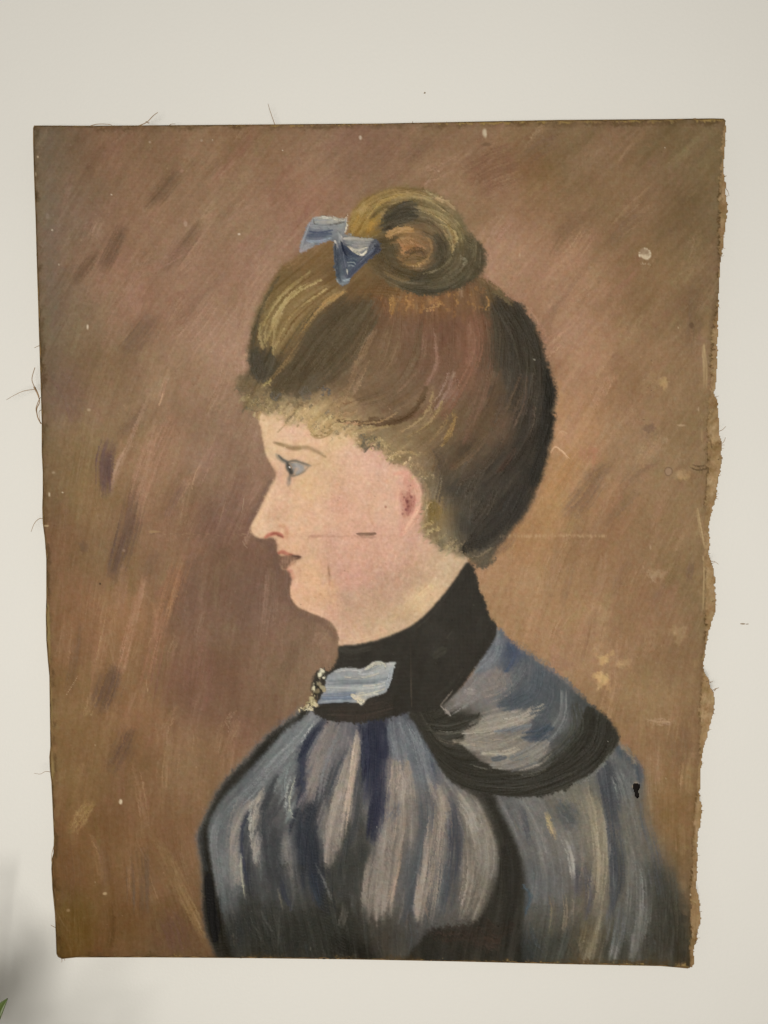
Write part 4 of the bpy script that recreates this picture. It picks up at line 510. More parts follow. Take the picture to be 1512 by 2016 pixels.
# ---- hair
fill('hair', pts_of(H1, [(440, 340, (118, 96, 66)), (350, 400, (116, 94, 64)), (260, 470, (110, 92, 62)), (200, 580, (120, 104, 72)), (150, 700, (94, 82, 60)), (150, 850, (74, 70, 58)), (240, 700, (128, 108, 74)), (330, 560, (126, 104, 70)), (330, 660, (128, 106, 72)), (430, 560, (122, 98, 66)), (250, 820, (96, 84, 62)), (110, 930, (112, 98, 74)), (180, 960, (130, 114, 86)),
                         (500, 640, (86, 75, 57)), (420, 720, (82, 72, 55)), (580, 620, (88, 75, 56)), (350, 850, (80, 70, 55)), (450, 850, (88, 76, 60)), (300, 950, (104, 92, 74)), (560, 760, (94, 79, 60)), (560, 900, (106, 90, 70)), (680, 640, (104, 82, 62)), (700, 780, (110, 90, 68)), (680, 900, (112, 93, 72)), (620, 1000, (118, 98, 76)), (800, 680, (110, 86, 68)), (830, 800, (106, 84, 66)), (800, 950, (108, 90, 70)),
                         (760, 1040, (100, 82, 62)), (900, 700, (116, 89, 72)), (920, 850, (110, 86, 68)), (900, 1000, (118, 97, 76)), (1000, 700, (108, 82, 66)), (1060, 750, (118, 88, 70)), (1100, 680, (116, 86, 68)), (1080, 900, (112, 86, 68)), (980, 950, (118, 95, 80)), (1000, 1080, (104, 86, 64)), (900, 1120, (118, 100, 74)), (1150, 650, (108, 82, 64)), (1200, 620, (66, 62, 50)), (1250, 700, (62, 58, 49)), (1170, 800, (88, 73, 58)),
                         (1300, 800, (62, 58, 50)), (1380, 850, (56, 54, 46)), (1200, 950, (86, 72, 57)), (1320, 950, (66, 60, 52)), (1420, 1000, (44, 43, 38)), (1150, 1080, (92, 77, 59)), (1300, 1100, (62, 57, 49)), (1400, 1120, (46, 45, 40)), (800, 570, (124, 94, 64)), (950, 570, (120, 92, 66)), (1080, 560, (116, 90, 66)), (700, 500, (98, 78, 52)), (600, 480, (102, 82, 54)), (500, 430, (104, 84, 56)), (1180, 560, (88, 76, 56))])
     + pts_of(FA, [(300, 240, (138, 122, 92)), (420, 290, (164, 144, 110)), (560, 335, (182, 158, 118)), (680, 390, (178, 154, 114)), (800, 425, (174, 150, 112)), (920, 420, (134, 116, 88)), (1000, 480, (132, 116, 88)), (1080, 540, (142, 124, 92)), (1200, 580, (130, 112, 84)), (1150, 440, (120, 102, 76)), (1320, 760, (116, 104, 82)), (1340, 850, (120, 106, 86)), (1330, 940, (126, 108, 70)), (1330, 1050, (128, 112, 84)), (1430, 1150, (118, 108, 86)), (840, 260, (132, 110, 84))])
     + pts_of(H3, [(150, 950, (118, 100, 76)), (250, 950, (86, 74, 58)), (400, 900, (76, 66, 53)), (300, 1100, (62, 59, 51)), (450, 1100, (60, 57, 50)), (600, 1000, (56, 53, 47)), (700, 900, (50, 48, 42)), (760, 1000, (44, 43, 38)), (400, 1300, (56, 54, 48)), (550, 1280, (52, 50, 45)), (650, 1200, (46, 45, 41)), (480, 1400, (60, 58, 51)), (420, 1470, (86, 80, 66)), (480, 1490, (84, 78, 64)), (560, 750, (92, 74, 58)), (420, 760, (94, 78, 60)), (620, 600, (66, 60, 51))]), 3.6, 6)
KH = K['hair']
for c, col, a, so in [((520, 570, 640, 570, 680, 640, 600, 760, 540, 880, 440, 940, 330, 970, 210, 970, 240, 900, 340, 780, 430, 660), (80, 71, 54), .8, 5), ((1190, 560, 1290, 570, 1380, 720, 1440, 900, 1455, 1050, 1430, 1260, 1310, 1260, 1280, 1050, 1230, 850, 1190, 700), (56, 53, 46), .8, 7), ((110, 760, 115, 880, 210, 895, 260, 830, 210, 790, 160, 760), (70, 66, 54), .75, 4),
                      ((190, 550, 280, 470, 420, 490, 530, 525, 430, 600, 340, 710, 260, 810, 200, 770, 160, 690), (126, 107, 72), .6, 5)]:
    patch(H1, c, col, a, so, .3, KH)
scumble('hair', 620, (4, 11), (10, 38), 7, (.25, .55))
for f, c, w, col, a, br in [
    (H1, (420, 470, 310, 530, 240, 620, 190, 730), 16, (160, 142, 98), .8, .9), (H1, (380, 440, 270, 520, 200, 610, 165, 680), 22, (156, 138, 96), .75, .9), (H1, (450, 510, 340, 580, 270, 660, 230, 760), 14, (164, 144, 100), .75, .9), (H1, (490, 500, 400, 560, 310, 640, 250, 740), 10, (100, 78, 48), .7, .7), (H1, (520, 530, 420, 600, 340, 700), 14, (168, 138, 92), .75, .9), (H1, (540, 520, 470, 550, 420, 590), 14, (176, 142, 92), .7, .8),
    (H1, (400, 440, 330, 480, 290, 520), 10, (86, 68, 42), .7, .7), (H1, (460, 560, 380, 640, 300, 760), 14, (150, 128, 88), .6, .9), (H1, (340, 420, 250, 500, 190, 590), 12, (98, 80, 50), .6, .8), (H1, (260, 600, 220, 700, 220, 800), 14, (152, 134, 94), .6, .9), (H1, (190, 640, 170, 700, 180, 760), 26, (150, 134, 94), .5, .9), (H1, (410, 530, 330, 590, 260, 680), 8, (96, 76, 48), .6, .7), (H1, (240, 460, 160, 600, 125, 740, 130, 880), 18, (74, 68, 52), .7, .7),
    (H1, (130, 800, 160, 870, 220, 890), 60, (68, 64, 54), .7, .6), (H1, (520, 580, 420, 700, 330, 830, 230, 940), 120, (78, 69, 52), .8, .5), (H1, (600, 600, 520, 720, 420, 850), 100, (82, 72, 54), .75, .5), (H1, (640, 640, 560, 800, 440, 920), 40, (92, 78, 58), .5, .8), (H1, (330, 750, 270, 830, 210, 900), 18, (118, 98, 68), .5, .9),
    (H1, (660, 700, 600, 840, 540, 980), 40, (126, 104, 80), .6, .9), (H1, (760, 660, 720, 820, 620, 960), 50, (112, 92, 70), .5, .9), (H1, (860, 660, 830, 820, 740, 950, 600, 1000), 50, (100, 82, 62), .6, .8), (H1, (880, 700, 860, 850, 760, 960), 18, (130, 104, 86), .5, .9), (H1, (1000, 720, 1000, 880, 920, 1020, 760, 1090), 40, (104, 80, 62), .6, .8), (H1, (920, 700, 930, 840, 890, 920), 30, (122, 94, 78), .5, .9),
    (H1, (1090, 640, 1100, 780, 1040, 920, 960, 1060), 60, (120, 88, 70), .6, .8), (H1, (1000, 880, 970, 960, 930, 1020), 34, (136, 112, 98), .6, .9), (H1, (890, 940, 840, 1030, 760, 1080, 640, 1080), 26, (90, 72, 52), .75, .7), (H1, (880, 980, 820, 1060, 700, 1100, 500, 1085), 16, (82, 64, 46), .75, .6), (H1, (920, 960, 880, 1060, 780, 1130), 22, (146, 124, 92), .7, .9), (H1, (960, 1000, 900, 1100, 800, 1160), 16, (142, 120, 86), .6, .9),
    (H1, (1010, 1080, 1000, 1140, 950, 1200), 14, (160, 132, 86), .75, .9), (H1, (980, 1060, 960, 1120, 900, 1180), 12, (140, 116, 80), .5, .9), (H1, (1060, 1000, 1030, 1100, 980, 1180), 40, (96, 80, 60), .5, .8), (H1, (1150, 660, 1160, 820, 1120, 1000, 1060, 1180), 44, (100, 78, 62), .55, .8), (H1, (1190, 600, 1210, 700, 1200, 860), 60, (68, 62, 50), .7, .6), (H1, (1230, 590, 1300, 700, 1340, 850), 110, (58, 55, 46), .8, .5),
    (H1, (1290, 620, 1380, 760, 1430, 900), 60, (52, 50, 43), .7, .5), (H1, (1300, 900, 1240, 1050, 1180, 1200), 60, (80, 68, 55), .5, .8), (H1, (1330, 900, 1320, 1000, 1280, 1100), 30, (84, 72, 60), .5, .9), (H1, (1360, 880, 1350, 980, 1330, 1050), 20, (66, 62, 54), .6, .9), (H1, (1420, 880, 1440, 1000, 1430, 1150), 60, (38, 38, 34), .8, .4),
    (H3, (820, 540, 820, 700, 790, 880, 740, 1060), 80, (40, 40, 36), .8, .4), (H3, (720, 660, 720, 780, 660, 900, 580, 1000), 60, (52, 48, 42), .7, .6), (H3, (740, 650, 730, 740, 700, 820), 16, (84, 76, 66), .5, .9), (H3, (640, 880, 590, 950, 540, 1010), 26, (70, 58, 50), .6, .8), (H3, (480, 800, 400, 900, 300, 980), 40, (90, 74, 56), .5, .9), (H3, (560, 850, 470, 970, 340, 1060), 40, (68, 60, 50), .6, .8),
    (H3, (460, 1000, 400, 1100, 380, 1240), 50, (70, 65, 56), .5, .8), (H3, (520, 1100, 480, 1200, 420, 1280), 50, (60, 56, 49), .6, .8), (H3, (680, 1100, 600, 1260, 480, 1370, 360, 1420), 60, (44, 43, 39), .7, .5), (H3, (420, 1340, 380, 1400, 350, 1430), 40, (50, 48, 43), .7, .6), (H3, (600, 1280, 540, 1370, 470, 1420), 20, (76, 72, 64), .5, .9), (H3, (300, 680, 310, 740, 260, 830), 16, (146, 120, 78), .7, .9),
    (H3, (280, 500, 300, 560, 270, 600), 44, (128, 100, 86), .4, 1), (H3, (210, 900, 250, 1000, 230, 1140), 60, (74, 66, 54), .6, .8), (H3, (160, 870, 200, 940, 190, 1000), 30, (104, 86, 62), .5, .9)]:
    stroke(f, c, w, col, a, 0.85, br, 0.4, 5, 0.3, KH)
# curls of the fringe (soft broken dabs)
for k in range(210):
    u, v = [(300, 250), (430, 290), (560, 340), (680, 390), (620, 330), (780, 420), (760, 320), (920, 440), (1010, 500), (1090, 570), (220, 210), (230, 260), (170, 240), (500, 300), (840, 400)][k % 15]
    u += rng.normal(0, 42); v += rng.normal(0, 30); r = rng.uniform(10, 30); t = rng.uniform(0, 6.28); sg = rng.choice([-1, 1])
    col = [(170, 150, 110), (182, 160, 118), (156, 136, 98), (134, 116, 86), (190, 168, 126), (112, 100, 78), (164, 144, 104)][rng.integers(7)]
    if u < 330: col = np.array(col) * .82
    q = []
    for m in range(4): q += [u + r * math.cos(t + sg * m * 0.55), v + r * 0.8 * math.sin(t + sg * m * 0.55)]
    stroke(FA, q, rng.uniform(7, 17), np.array(col) * 1.04, rng.uniform(.35, .7), .95, .9, .5, 7, .4)
for f, c, w, col, a in [
    (FA, (470, 350, 480, 320, 520, 310), 22, (196, 172, 130), .6), (FA, (430, 310, 470, 290, 520, 300), 20, (180, 158, 118), .6), (FA, (640, 420, 700, 410, 760, 420), 24, (186, 162, 120), .5), (FA, (800, 440, 860, 430, 900, 440), 22, (184, 160, 120), .5), (FA, (590, 440, 560, 400, 570, 350, 620, 330), 26, (172, 150, 106), .75), (FA, (570, 450, 620, 460, 690, 430, 690, 380), 22, (140, 118, 80), .7), (FA, (640, 380, 670, 340, 690, 330), 20, (190, 168, 124), .7), (FA, (740, 290, 740, 240, 790, 215, 830, 225), 26, (176, 150, 112), .75), (FA, (760, 250, 800, 245, 830, 240), 10, (120, 92, 66), .7), (FA, (740, 300, 800, 320, 860, 300), 24, (150, 124, 94), .6),
    (FA, (310, 190, 320, 220, 350, 215, 370, 190), 34, (86, 82, 72), .8), (FA, (530, 140, 530, 180, 560, 210), 40, (94, 88, 78), .75), (FA, (640, 140, 680, 160, 680, 190), 14, (88, 84, 78), .75), (FA, (610, 140, 640, 170, 640, 200), 12, (96, 90, 82), .7), (FA, (400, 260, 440, 240, 500, 250, 560, 230), 14, (104, 88, 66), .6), (FA, (130, 290, 150, 270, 180, 280), 26, (96, 92, 80), .7), (FA, (110, 220, 160, 210, 200, 250), 22, (160, 144, 104), .6),
    (FA, (90, 150, 140, 160, 180, 130), 60, (104, 90, 70), .6), (FA, (260, 130, 290, 110, 310, 90), 22, (150, 134, 90), .6), (FA, (240, 250, 290, 270, 300, 300), 24, (124, 108, 80), .6), (FA, (400, 370, 440, 330, 470, 290), 16, (116, 104, 80), .7), (FA, (350, 430, 380, 400, 410, 370), 8, (170, 144, 110), .5), (FA, (900, 540, 920, 500, 950, 470), 30, (104, 98, 80), .8), (FA, (910, 560, 930, 530, 950, 520), 16, (92, 86, 72), .8),
    (FA, (970, 450, 1000, 500, 1000, 540), 14, (86, 82, 70), .7), (FA, (890, 450, 910, 480, 900, 520), 14, (96, 90, 74), .7), (FA, (1000, 470, 1040, 500, 1050, 540), 22, (176, 154, 114), .6), (FA, (1060, 620, 1110, 580, 1150, 560, 1260, 570), 18, (168, 146, 106), .7), (FA, (1070, 640, 1100, 600, 1140, 590), 12, (110, 98, 72), .6), (FA, (1140, 620, 1220, 600, 1320, 560), 14, (158, 136, 102), .6),
    (FA, (1180, 630, 1260, 650, 1310, 720), 24, (150, 130, 98), .6), (FA, (1300, 760, 1320, 830, 1300, 930), 30, (150, 128, 100), .6), (FA, (1290, 960, 1330, 900, 1350, 890), 14, (182, 156, 120), .7), (FA, (1330, 900, 1370, 940, 1350, 1000), 60, (122, 104, 62), .6), (FA, (1260, 1080, 1300, 1040, 1360, 1010), 14, (164, 144, 104), .7), (FA, (1300, 1110, 1340, 1070, 1400, 1050), 14, (166, 148, 108), .7),
    (FA, (1350, 1140, 1390, 1110, 1440, 1090), 14, (160, 144, 108), .6), (FA, (1290, 1100, 1320, 1110, 1350, 1125), 10, (110, 96, 70), .7), (FA, (1390, 1200, 1430, 1160, 1500, 1130), 18, (150, 136, 106), .6), (FA, (1440, 1230, 1480, 1190, 1512, 1170), 16, (152, 140, 110), .6), (FA, (830, 380, 920, 370, 1040, 350, 1120, 300), 12, (160, 134, 98), .6), (FA, (860, 420, 960, 410, 1080, 390), 14, (150, 130, 94), .6),
    (FA, (1060, 260, 1070, 290, 1070, 310), 8, (186, 156, 128), .5), (FA, (760, 370, 820, 372, 870, 380), 9, (196, 152, 122), .6), (FA, (230, 350, 225, 330, 240, 300), 20, (170, 142, 100), .6), (FA, (1390, 1150, 1420, 1180, 1400, 1200), 12, (112, 104, 82), .6),
    (H3, (280, 1440, 330, 1400, 370, 1380), 10, (150, 134, 106), .6), (H3, (250, 1420, 290, 1390, 330, 1370), 9, (146, 132, 102), .6), (H3, (310, 1470, 345, 1440, 370, 1430), 9, (160, 142, 112), .5), (H3, (400, 1480, 450, 1470, 520, 1420), 30, (104, 94, 76), .5), (H3, (420, 1500, 470, 1510, 530, 1480), 16, (72, 68, 58), .7), (H3, (540, 1440, 600, 1400, 640, 1340), 24, (122, 96, 76), .5)]:
    stroke(f, c, w, col, a, .8, .7, .35, 5, .4)
for k in range(60):
    u, v = [(330, 230), (450, 270), (600, 400), (690, 420), (760, 350), (900, 470), (1000, 510), (1080, 590), (200, 230)][k % 9]; u += rng.normal(0, 38); v += rng.normal(0, 26); t = rng.uniform(0, 6.28); r = rng.uniform(8, 22)
    stroke(FA, (u, v, u + r * math.cos(t), v + r * math.sin(t), u + r * math.cos(t + .9) * 1.6, v + r * math.sin(t + .9) * 1.6), rng.uniform(4, 8), [(108, 94, 70), (122, 106, 78), (96, 88, 72)][k % 3], rng.uniform(.3, .6), .9, .8, .4, 4, .2)
EDGE = [(300, 320), (420, 360), (540, 395), (640, 445), (760, 435), (860, 475), (960, 505), (1060, 590), (1160, 645), (1260, 740)]
for k in range(130):
    u, v = EDGE[k % 10]; u += rng.normal(0, 40); v += rng.normal(-8, 20); r = rng.uniform(9, 20); t = rng.uniform(0, 6.28); sg = rng.choice([-1, 1]); q = []
    for m in range(4): q += [u + r * math.cos(t + sg * m * .6), v + r * .8 * math.sin(t + sg * m * .6)]
    stroke(FA, q, rng.uniform(7, 15), [(196, 172, 132), (186, 162, 122), (172, 148, 108), (204, 180, 142)][k % 4], rng.uniform(.25, .5), 1.0, .8, .5, 6, .35)
for k in range(60):
    u, v = [(1300, 860), (1300, 980), (1320, 1070), (1380, 1130), (1460, 1180), (1300, 920)][k % 6]; u += rng.normal(0, 22); v += rng.normal(0, 24); l = rng.uniform(18, 46); t = rng.normal(2.45, .25)
    stroke(FA, (u, v, u + l * .5 * math.cos(t) + 4, v + l * .5 * math.sin(t) + 3, u + l * math.cos(t), v + l * math.sin(t)), rng.uniform(6, 12), [(158, 140, 108), (140, 124, 94), (172, 150, 116), (124, 110, 84)][k % 4], rng.uniform(.3, .55), 1.0, .8, .5, 5, .25)
# warm knotted strands below the bun
for k in range(70):
    u = rng.uniform(690, 1140); v = 560 + rng.normal(0, 26) - (u - 690) * 0.03; t = rng.uniform(0.8, 2.4); l = rng.uniform(10, 26)
    col = [(170, 128, 74), (156, 116, 70), (140, 102, 66), (112, 80, 54), (178, 140, 88)][rng.integers(5)]
    stroke(H1, (u, v, u + l * 0.4 * math.cos(t) + 4, v + l * 0.5, u + l * math.cos(t), v + l * math.sin(t)), rng.uniform(6, 13), col, rng.uniform(.2, .42), 1.0, .7, .3, 6, .3)
for f, c, w, col, a in [(H1, (730, 540, 745, 570, 735, 620), 18, (168, 128, 78), .5), (H1, (800, 550, 815, 570, 800, 600), 14, (170, 132, 84), .4), (H1, (900, 570, 930, 560, 970, 580), 14, (160, 120, 78), .4), (H1, (890, 600, 920, 590, 950, 570), 9, (172, 136, 90), .4), (H1, (1150, 540, 1160, 570, 1150, 600), 12, (170, 132, 84), .6), (H1, (660, 540, 700, 560, 720, 620), 30, (112, 84, 60), .6),
                        (H1, (600, 520, 680, 520, 760, 530), 40, (106, 82, 54), .6), (H1, (1110, 470, 1170, 500, 1220, 540), 26, (106, 88, 60), .6), (H1, (1180, 520, 1230, 540, 1260, 570), 24, (96, 86, 62), .6)]:
    stroke(f, c, w, col, a, .8, .7, .3, 5, .4)
# bun
fill('bun', pts_of(H1, [(580, 200, (140, 116, 68)), (640, 130, (132, 112, 72)), (740, 90, (122, 104, 70)), (850, 100, (116, 100, 70)), (960, 150, (118, 104, 76)), (700, 170, (104, 92, 64)), (640, 230, (142, 114, 62)), (780, 180, (72, 68, 56)), (860, 180, (104, 94, 72)), (950, 230, (120, 108, 80)), (1030, 260, (112, 102, 76)), (1000, 340, (98, 90, 68)), (1080, 330, (84, 78, 60)), (1110, 380, (78, 72, 56)), (1060, 440, (84, 78, 60)),
                        (960, 440, (82, 76, 58)), (880, 480, (72, 68, 54)), (780, 470, (86, 76, 56)), (720, 400, (86, 74, 54)), (680, 330, (78, 70, 52)), (740, 310, (88, 78, 56)), (800, 260, (128, 102, 70)), (830, 320, (140, 108, 74)), (850, 370, (116, 92, 64)), (900, 310, (110, 88, 64)), (940, 330, (76, 70, 56)), (780, 370, (104, 84, 58)), (1000, 500, (66, 64, 50)), (620, 380, (96, 80, 54)), (1120, 440, (76, 70, 54))]), 3.6, 6)
KB = K['bun']
for c, col, a, so in [((690, 220, 740, 165, 830, 148, 850, 195, 770, 225, 710, 265), (68, 65, 54), .85, 3), ((765, 280, 830, 262, 900, 290, 908, 350, 860, 408, 800, 385, 780, 330), (128, 104, 72), .3, 4), ((640, 300, 720, 290, 760, 400, 860, 450, 950, 400, 960, 280, 1010, 330, 1000, 470, 880, 525, 760, 500, 660, 400), (74, 68, 53), .3, 7), ((860, 100, 960, 140, 1030, 230, 1040, 320, 980, 330, 930, 220, 860, 160), (122, 109, 80), .65, 4)]:
    patch(H1, c, col, a, so, .3, KB)
scumble('bun', 170, (4, 9), (8, 22), 8, (.25, .55))
for f, c, w, col, a, br in [
    (H1, (560, 230, 610, 150, 700, 95, 800, 75), 34, (150, 126, 80), .6, .9), (H1, (600, 260, 650, 180, 720, 120, 830, 95), 22, (158, 134, 82), .6, .9), (H1, (640, 250, 660, 210, 690, 180), 26, (164, 130, 66), .6, .9), (H1, (680, 200, 720, 140, 800, 110, 900, 120, 970, 170), 14, (154, 136, 98), .65, .9), (H1, (700, 200, 760, 140, 860, 120), 10, (92, 80, 54), .6, .8), (H1, (740, 90, 840, 85, 920, 110), 12, (146, 124, 82), .6, .9),
    (H1, (880, 80, 960, 120, 1020, 180), 16, (156, 140, 104), .6, .9), (H1, (930, 110, 980, 130, 1010, 160), 12, (180, 156, 118), .6, .9), (H1, (860, 150, 950, 180, 1020, 240, 1040, 300), 30, (138, 124, 90), .6, .9), (H1, (950, 230, 1000, 250, 1020, 300, 990, 340), 12, (164, 146, 104), .75, .8), (H1, (965, 235, 1005, 265, 1010, 310), 8, (106, 84, 56), .7, .7), (H1, (900, 170, 980, 220, 1010, 280), 10, (162, 142, 100), .6, .9),
    (H1, (720, 230, 740, 190, 800, 160, 840, 150), 50, (68, 66, 56), .85, .5), (H1, (700, 250, 760, 210, 830, 200), 34, (74, 70, 58), .8, .6), (H1, (820, 220, 880, 205, 940, 240, 980, 300), 24, (86, 78, 60), .7, .7), (H1, (860, 230, 920, 240, 950, 290), 26, (110, 90, 72), .6, .8), (H1, (720, 280, 760, 250, 830, 250), 24, (158, 126, 84), .75, .9), (H1, (780, 300, 800, 330, 800, 350), 40, (150, 112, 76), .7, .9), (H1, (830, 300, 860, 310, 880, 320), 40, (146, 112, 82), .6, .9),
    (H1, (760, 260, 800, 245, 815, 240), 8, (196, 160, 124), .6, .8), (H1, (890, 280, 912, 330, 890, 380, 850, 410), 12, (158, 126, 86), .4, .9), (H1, (800, 300, 830, 330, 800, 360), 30, (158, 120, 84), .5, .9), (H1, (880, 260, 930, 290, 960, 360, 940, 420), 22, (92, 82, 64), .5, .9), (H1, (700, 360, 760, 430, 850, 450), 14, (112, 94, 66), .5, 1), (H1, (640, 200, 690, 150, 760, 130), 18, (92, 80, 56), .5, .9), (H1, (810, 360, 840, 345, 870, 350, 880, 370), 12, (88, 72, 50), .8, .7), (H1, (790, 380, 830, 370, 870, 380), 26, (98, 82, 56), .7, .8), (H1, (770, 370, 800, 400, 840, 405), 14, (142, 114, 74), .6, .9), (H1, (840, 420, 860, 405, 870, 400), 10, (174, 146, 104), .6, .9),
    (H1, (700, 300, 720, 350, 760, 420, 840, 450), 60, (76, 68, 50), .6, .7), (H1, (940, 280, 970, 350, 930, 430, 830, 470), 60, (70, 66, 53), .7, .6), (H1, (1080, 280, 1080, 370, 1020, 460, 900, 500), 50, (84, 78, 60), .5, .8), (H1, (1030, 320, 1030, 400, 960, 460), 40, (98, 90, 70), .5, .9), (H1, (1040, 370, 1060, 385, 1050, 400), 12, (132, 124, 104), .6, .9), (H1, (1120, 310, 1140, 370, 1125, 440), 30, (70, 64, 50), .7, .6),
    (H1, (1090, 470, 1030, 505, 940, 525, 820, 520), 22, (62, 60, 48), .75, .5), (H1, (780, 500, 870, 520, 960, 515), 24, (64, 62, 50), .6, .6), (H1, (1060, 300, 1100, 330, 1100, 380), 16, (104, 96, 74), .5, .9), (H1, (640, 310, 660, 360, 700, 420), 50, (82, 70, 48), .6, .7), (H1, (700, 430, 760, 460, 820, 470), 12, (116, 98, 68), .5, .9), (H1, (560, 260, 580, 220, 590, 190), 24, (156, 128, 70), .6, .9)]:
    stroke(f, c, w, col, a, 0.85, br, 0.35, 5, 0.45, KB)
for c, w, col, a in [((800, 352, 850, 330, 892, 352), 16, (72, 62, 46), .6), ((768, 302, 800, 286, 842, 290), 9, (186, 154, 108), .6), ((842, 402, 870, 392, 896, 362), 9, (176, 146, 96), .5), ((720, 276, 770, 250, 826, 244), 12, (168, 138, 94), .5), ((960, 250, 1000, 300, 1000, 350), 12, (166, 148, 106), .5), ((800, 95, 880, 105, 950, 145), 10, (160, 142, 100), .5), ((590, 230, 630, 170, 700, 120), 12, (168, 140, 82), .5), ((880, 440, 950, 420, 1000, 370), 14, (98, 90, 68), .5)]:
    stroke(H1, c, w, col, a, .9, 1.0, .4, 7, .5, KB)
scumble('bun', 150, (3, 7), (10, 26), 13, (.3, .6))
# ---- bow in the hair
fill('bow', pts_of(B8, [(70, 300, (140, 142, 150)), (60, 350, (154, 148, 150)), (150, 140, (150, 152, 156)), (250, 140, (166, 162, 154)), (180, 190, (130, 136, 150)), (250, 200, (122, 130, 150)), (130, 240, (104, 114, 142)), (220, 250, (112, 120, 144)), (330, 150, (150, 148, 146)), (350, 200, (140, 140, 142)), (320, 260, (130, 134, 140)), (420, 270, (146, 146, 144)), (540, 290, (152, 150, 144)), (480, 330, (166, 160, 148)),
                        (600, 300, (90, 94, 112)), (600, 340, (78, 84, 106)), (540, 400, (84, 92, 116)), (440, 500, (84, 94, 124)), (430, 400, (92, 104, 132)), (400, 450, (110, 120, 140)), (330, 400, (90, 98, 118)), (320, 500, (96, 106, 124)), (350, 580, (120, 130, 148)), (370, 350, (70, 78, 104))]), 3.4, 5)
KW = K['bow']
for c, w, col, a, h in [
    ((150, 110, 250, 105, 370, 125), 22, (184, 178, 164), .8, 1), ((140, 120, 160, 160, 270, 160, 370, 140), 10, (112, 108, 104), .7, -.3), ((150, 140, 250, 145, 350, 130), 22, (170, 166, 156), .7, .8), ((110, 150, 80, 230, 50, 330), 14, (160, 164, 176), .8, .8), ((120, 170, 220, 175, 340, 170), 26, (138, 142, 150), .7, .6), ((100, 240, 180, 235, 270, 230), 34, (92, 102, 134), .8, .4), ((110, 210, 180, 220, 280, 200), 12, (82, 92, 128), .7, .3),
    ((90, 275, 170, 285, 270, 260), 20, (136, 148, 176), .75, .8), ((60, 330, 110, 320, 180, 300), 34, (156, 154, 156), .7, .6), ((392, 90, 392, 150, 376, 220), 9, (214, 204, 180), .95, 1.2), ((300, 280, 310, 330, 300, 290), 22, (176, 172, 164), .8, 1), ((335, 230, 345, 280, 340, 310), 22, (184, 180, 172), .8, 1), ((320, 210, 330, 250, 330, 290), 16, (140, 142, 146), .7, .6),
    ((365, 265, 460, 265, 590, 275), 24, (156, 152, 144), .8, .9), ((380, 290, 470, 300, 570, 300), 24, (142, 142, 140), .7, .7), ((400, 320, 470, 350, 540, 330), 22, (176, 170, 156), .8, 1), ((430, 350, 500, 385, 540, 350), 14, (206, 198, 178), .9, 1.2), ((400, 320, 430, 350, 480, 380), 8, (196, 188, 170), .8, 1), ((560, 330, 590, 290, 610, 280), 22, (98, 102, 116), .8, .5),
    ((300, 310, 310, 420, 320, 520, 340, 590), 34, (84, 92, 112), .85, .6), ((295, 340, 300, 430, 310, 520), 12, (136, 140, 146), .7, .9), ((340, 300, 350, 400, 380, 520, 395, 560), 30, (98, 106, 130), .85, .7), ((350, 290, 365, 350, 400, 420), 14, (62, 70, 98), .85, .4), ((360, 320, 420, 380, 480, 400), 26, (72, 82, 114), .85, .4), ((380, 400, 440, 440, 460, 450), 40, (82, 94, 126), .8, .4),
    ((400, 420, 430, 415, 460, 420), 7, (140, 150, 160), .7, .8), ((395, 440, 425, 440, 450, 445), 7, (142, 152, 162), .7, .8), ((395, 465, 420, 462, 440, 468), 7, (138, 148, 160), .7, .8), ((385, 480, 390, 510, 395, 530), 8, (176, 172, 162), .7, .9), ((620, 350, 540, 410, 460, 490, 400, 555), 40, (86, 94, 124), .9, .6), ((600, 330, 540, 390, 480, 450), 14, (110, 118, 142), .6, .8), ((615, 310, 600, 360, 570, 390), 30, (76, 80, 98), .7, .4),
    ((320, 560, 340, 590, 380, 590), 24, (128, 138, 150), .7, .8), ((360, 575, 390, 570, 415, 560), 12, (150, 166, 184), .8, .9), ((295, 485, 300, 500, 305, 520), 8, (190, 186, 176), .7, .9), ((310, 560, 320, 590, 330, 605), 10, (164, 164, 150), .7, .9)]:
    stroke(B8, c, w, col, a, .6, .6, .25, 6, h * .8, KW)
for c, w, col, a in [((200, 95, 240, 100, 246, 108), 7, (200, 194, 180), .8), ((375, 118, 384, 100, 390, 84), 7, (206, 188, 164), .8)]: stroke(B8, c, w, col, a, .6, .4, .2, 4, .8)

bm_ = KW[..., None]; g_ = C.mean(-1, keepdims=True); bc = g_ + (C - g_) * .75; bc = 112 + (bc - 124) * 1.3; C[:] = C * (1 - bm_) + bc * bm_
# ---- collar, ribbon, beads
m = K['collar'][..., None]; cc = np.array([47, 44, 39], np.float32) + (LC2 * 1.2 + NM * 1.0 + NB * 1.2)[..., None]; C[:] = C * (1 - m) + cc * m
KL = K['collar']
for f, c, w, col, a in [(C4, (420, 570, 560, 545, 700, 490), 16, (66, 64, 60), .6), (C4, (960, 540, 985, 510, 1000, 490), 6, (84, 80, 70), .5), (C4, (890, 640, 920, 620, 960, 600), 40, (62, 60, 52), .5), (C4, (780, 470, 900, 360, 1020, 200), 20, (60, 57, 51), .5), (C4, (1050, 720, 980, 830, 900, 900), 60, (54, 52, 46), .4), (C4, (300, 980, 450, 980, 620, 940), 80, (56, 48, 42), .5),
                        (C4, (754, 470, 752, 650, 756, 940), 7, (64, 58, 50), .5), (C4, (1000, 850, 960, 900, 930, 935), 10, (120, 112, 104), .5), (C4, (330, 600, 400, 620, 500, 600), 50, (56, 53, 47), .5)]:
    stroke(f, c, w, col, a, .9, .8, .3, 3, .1, KL)
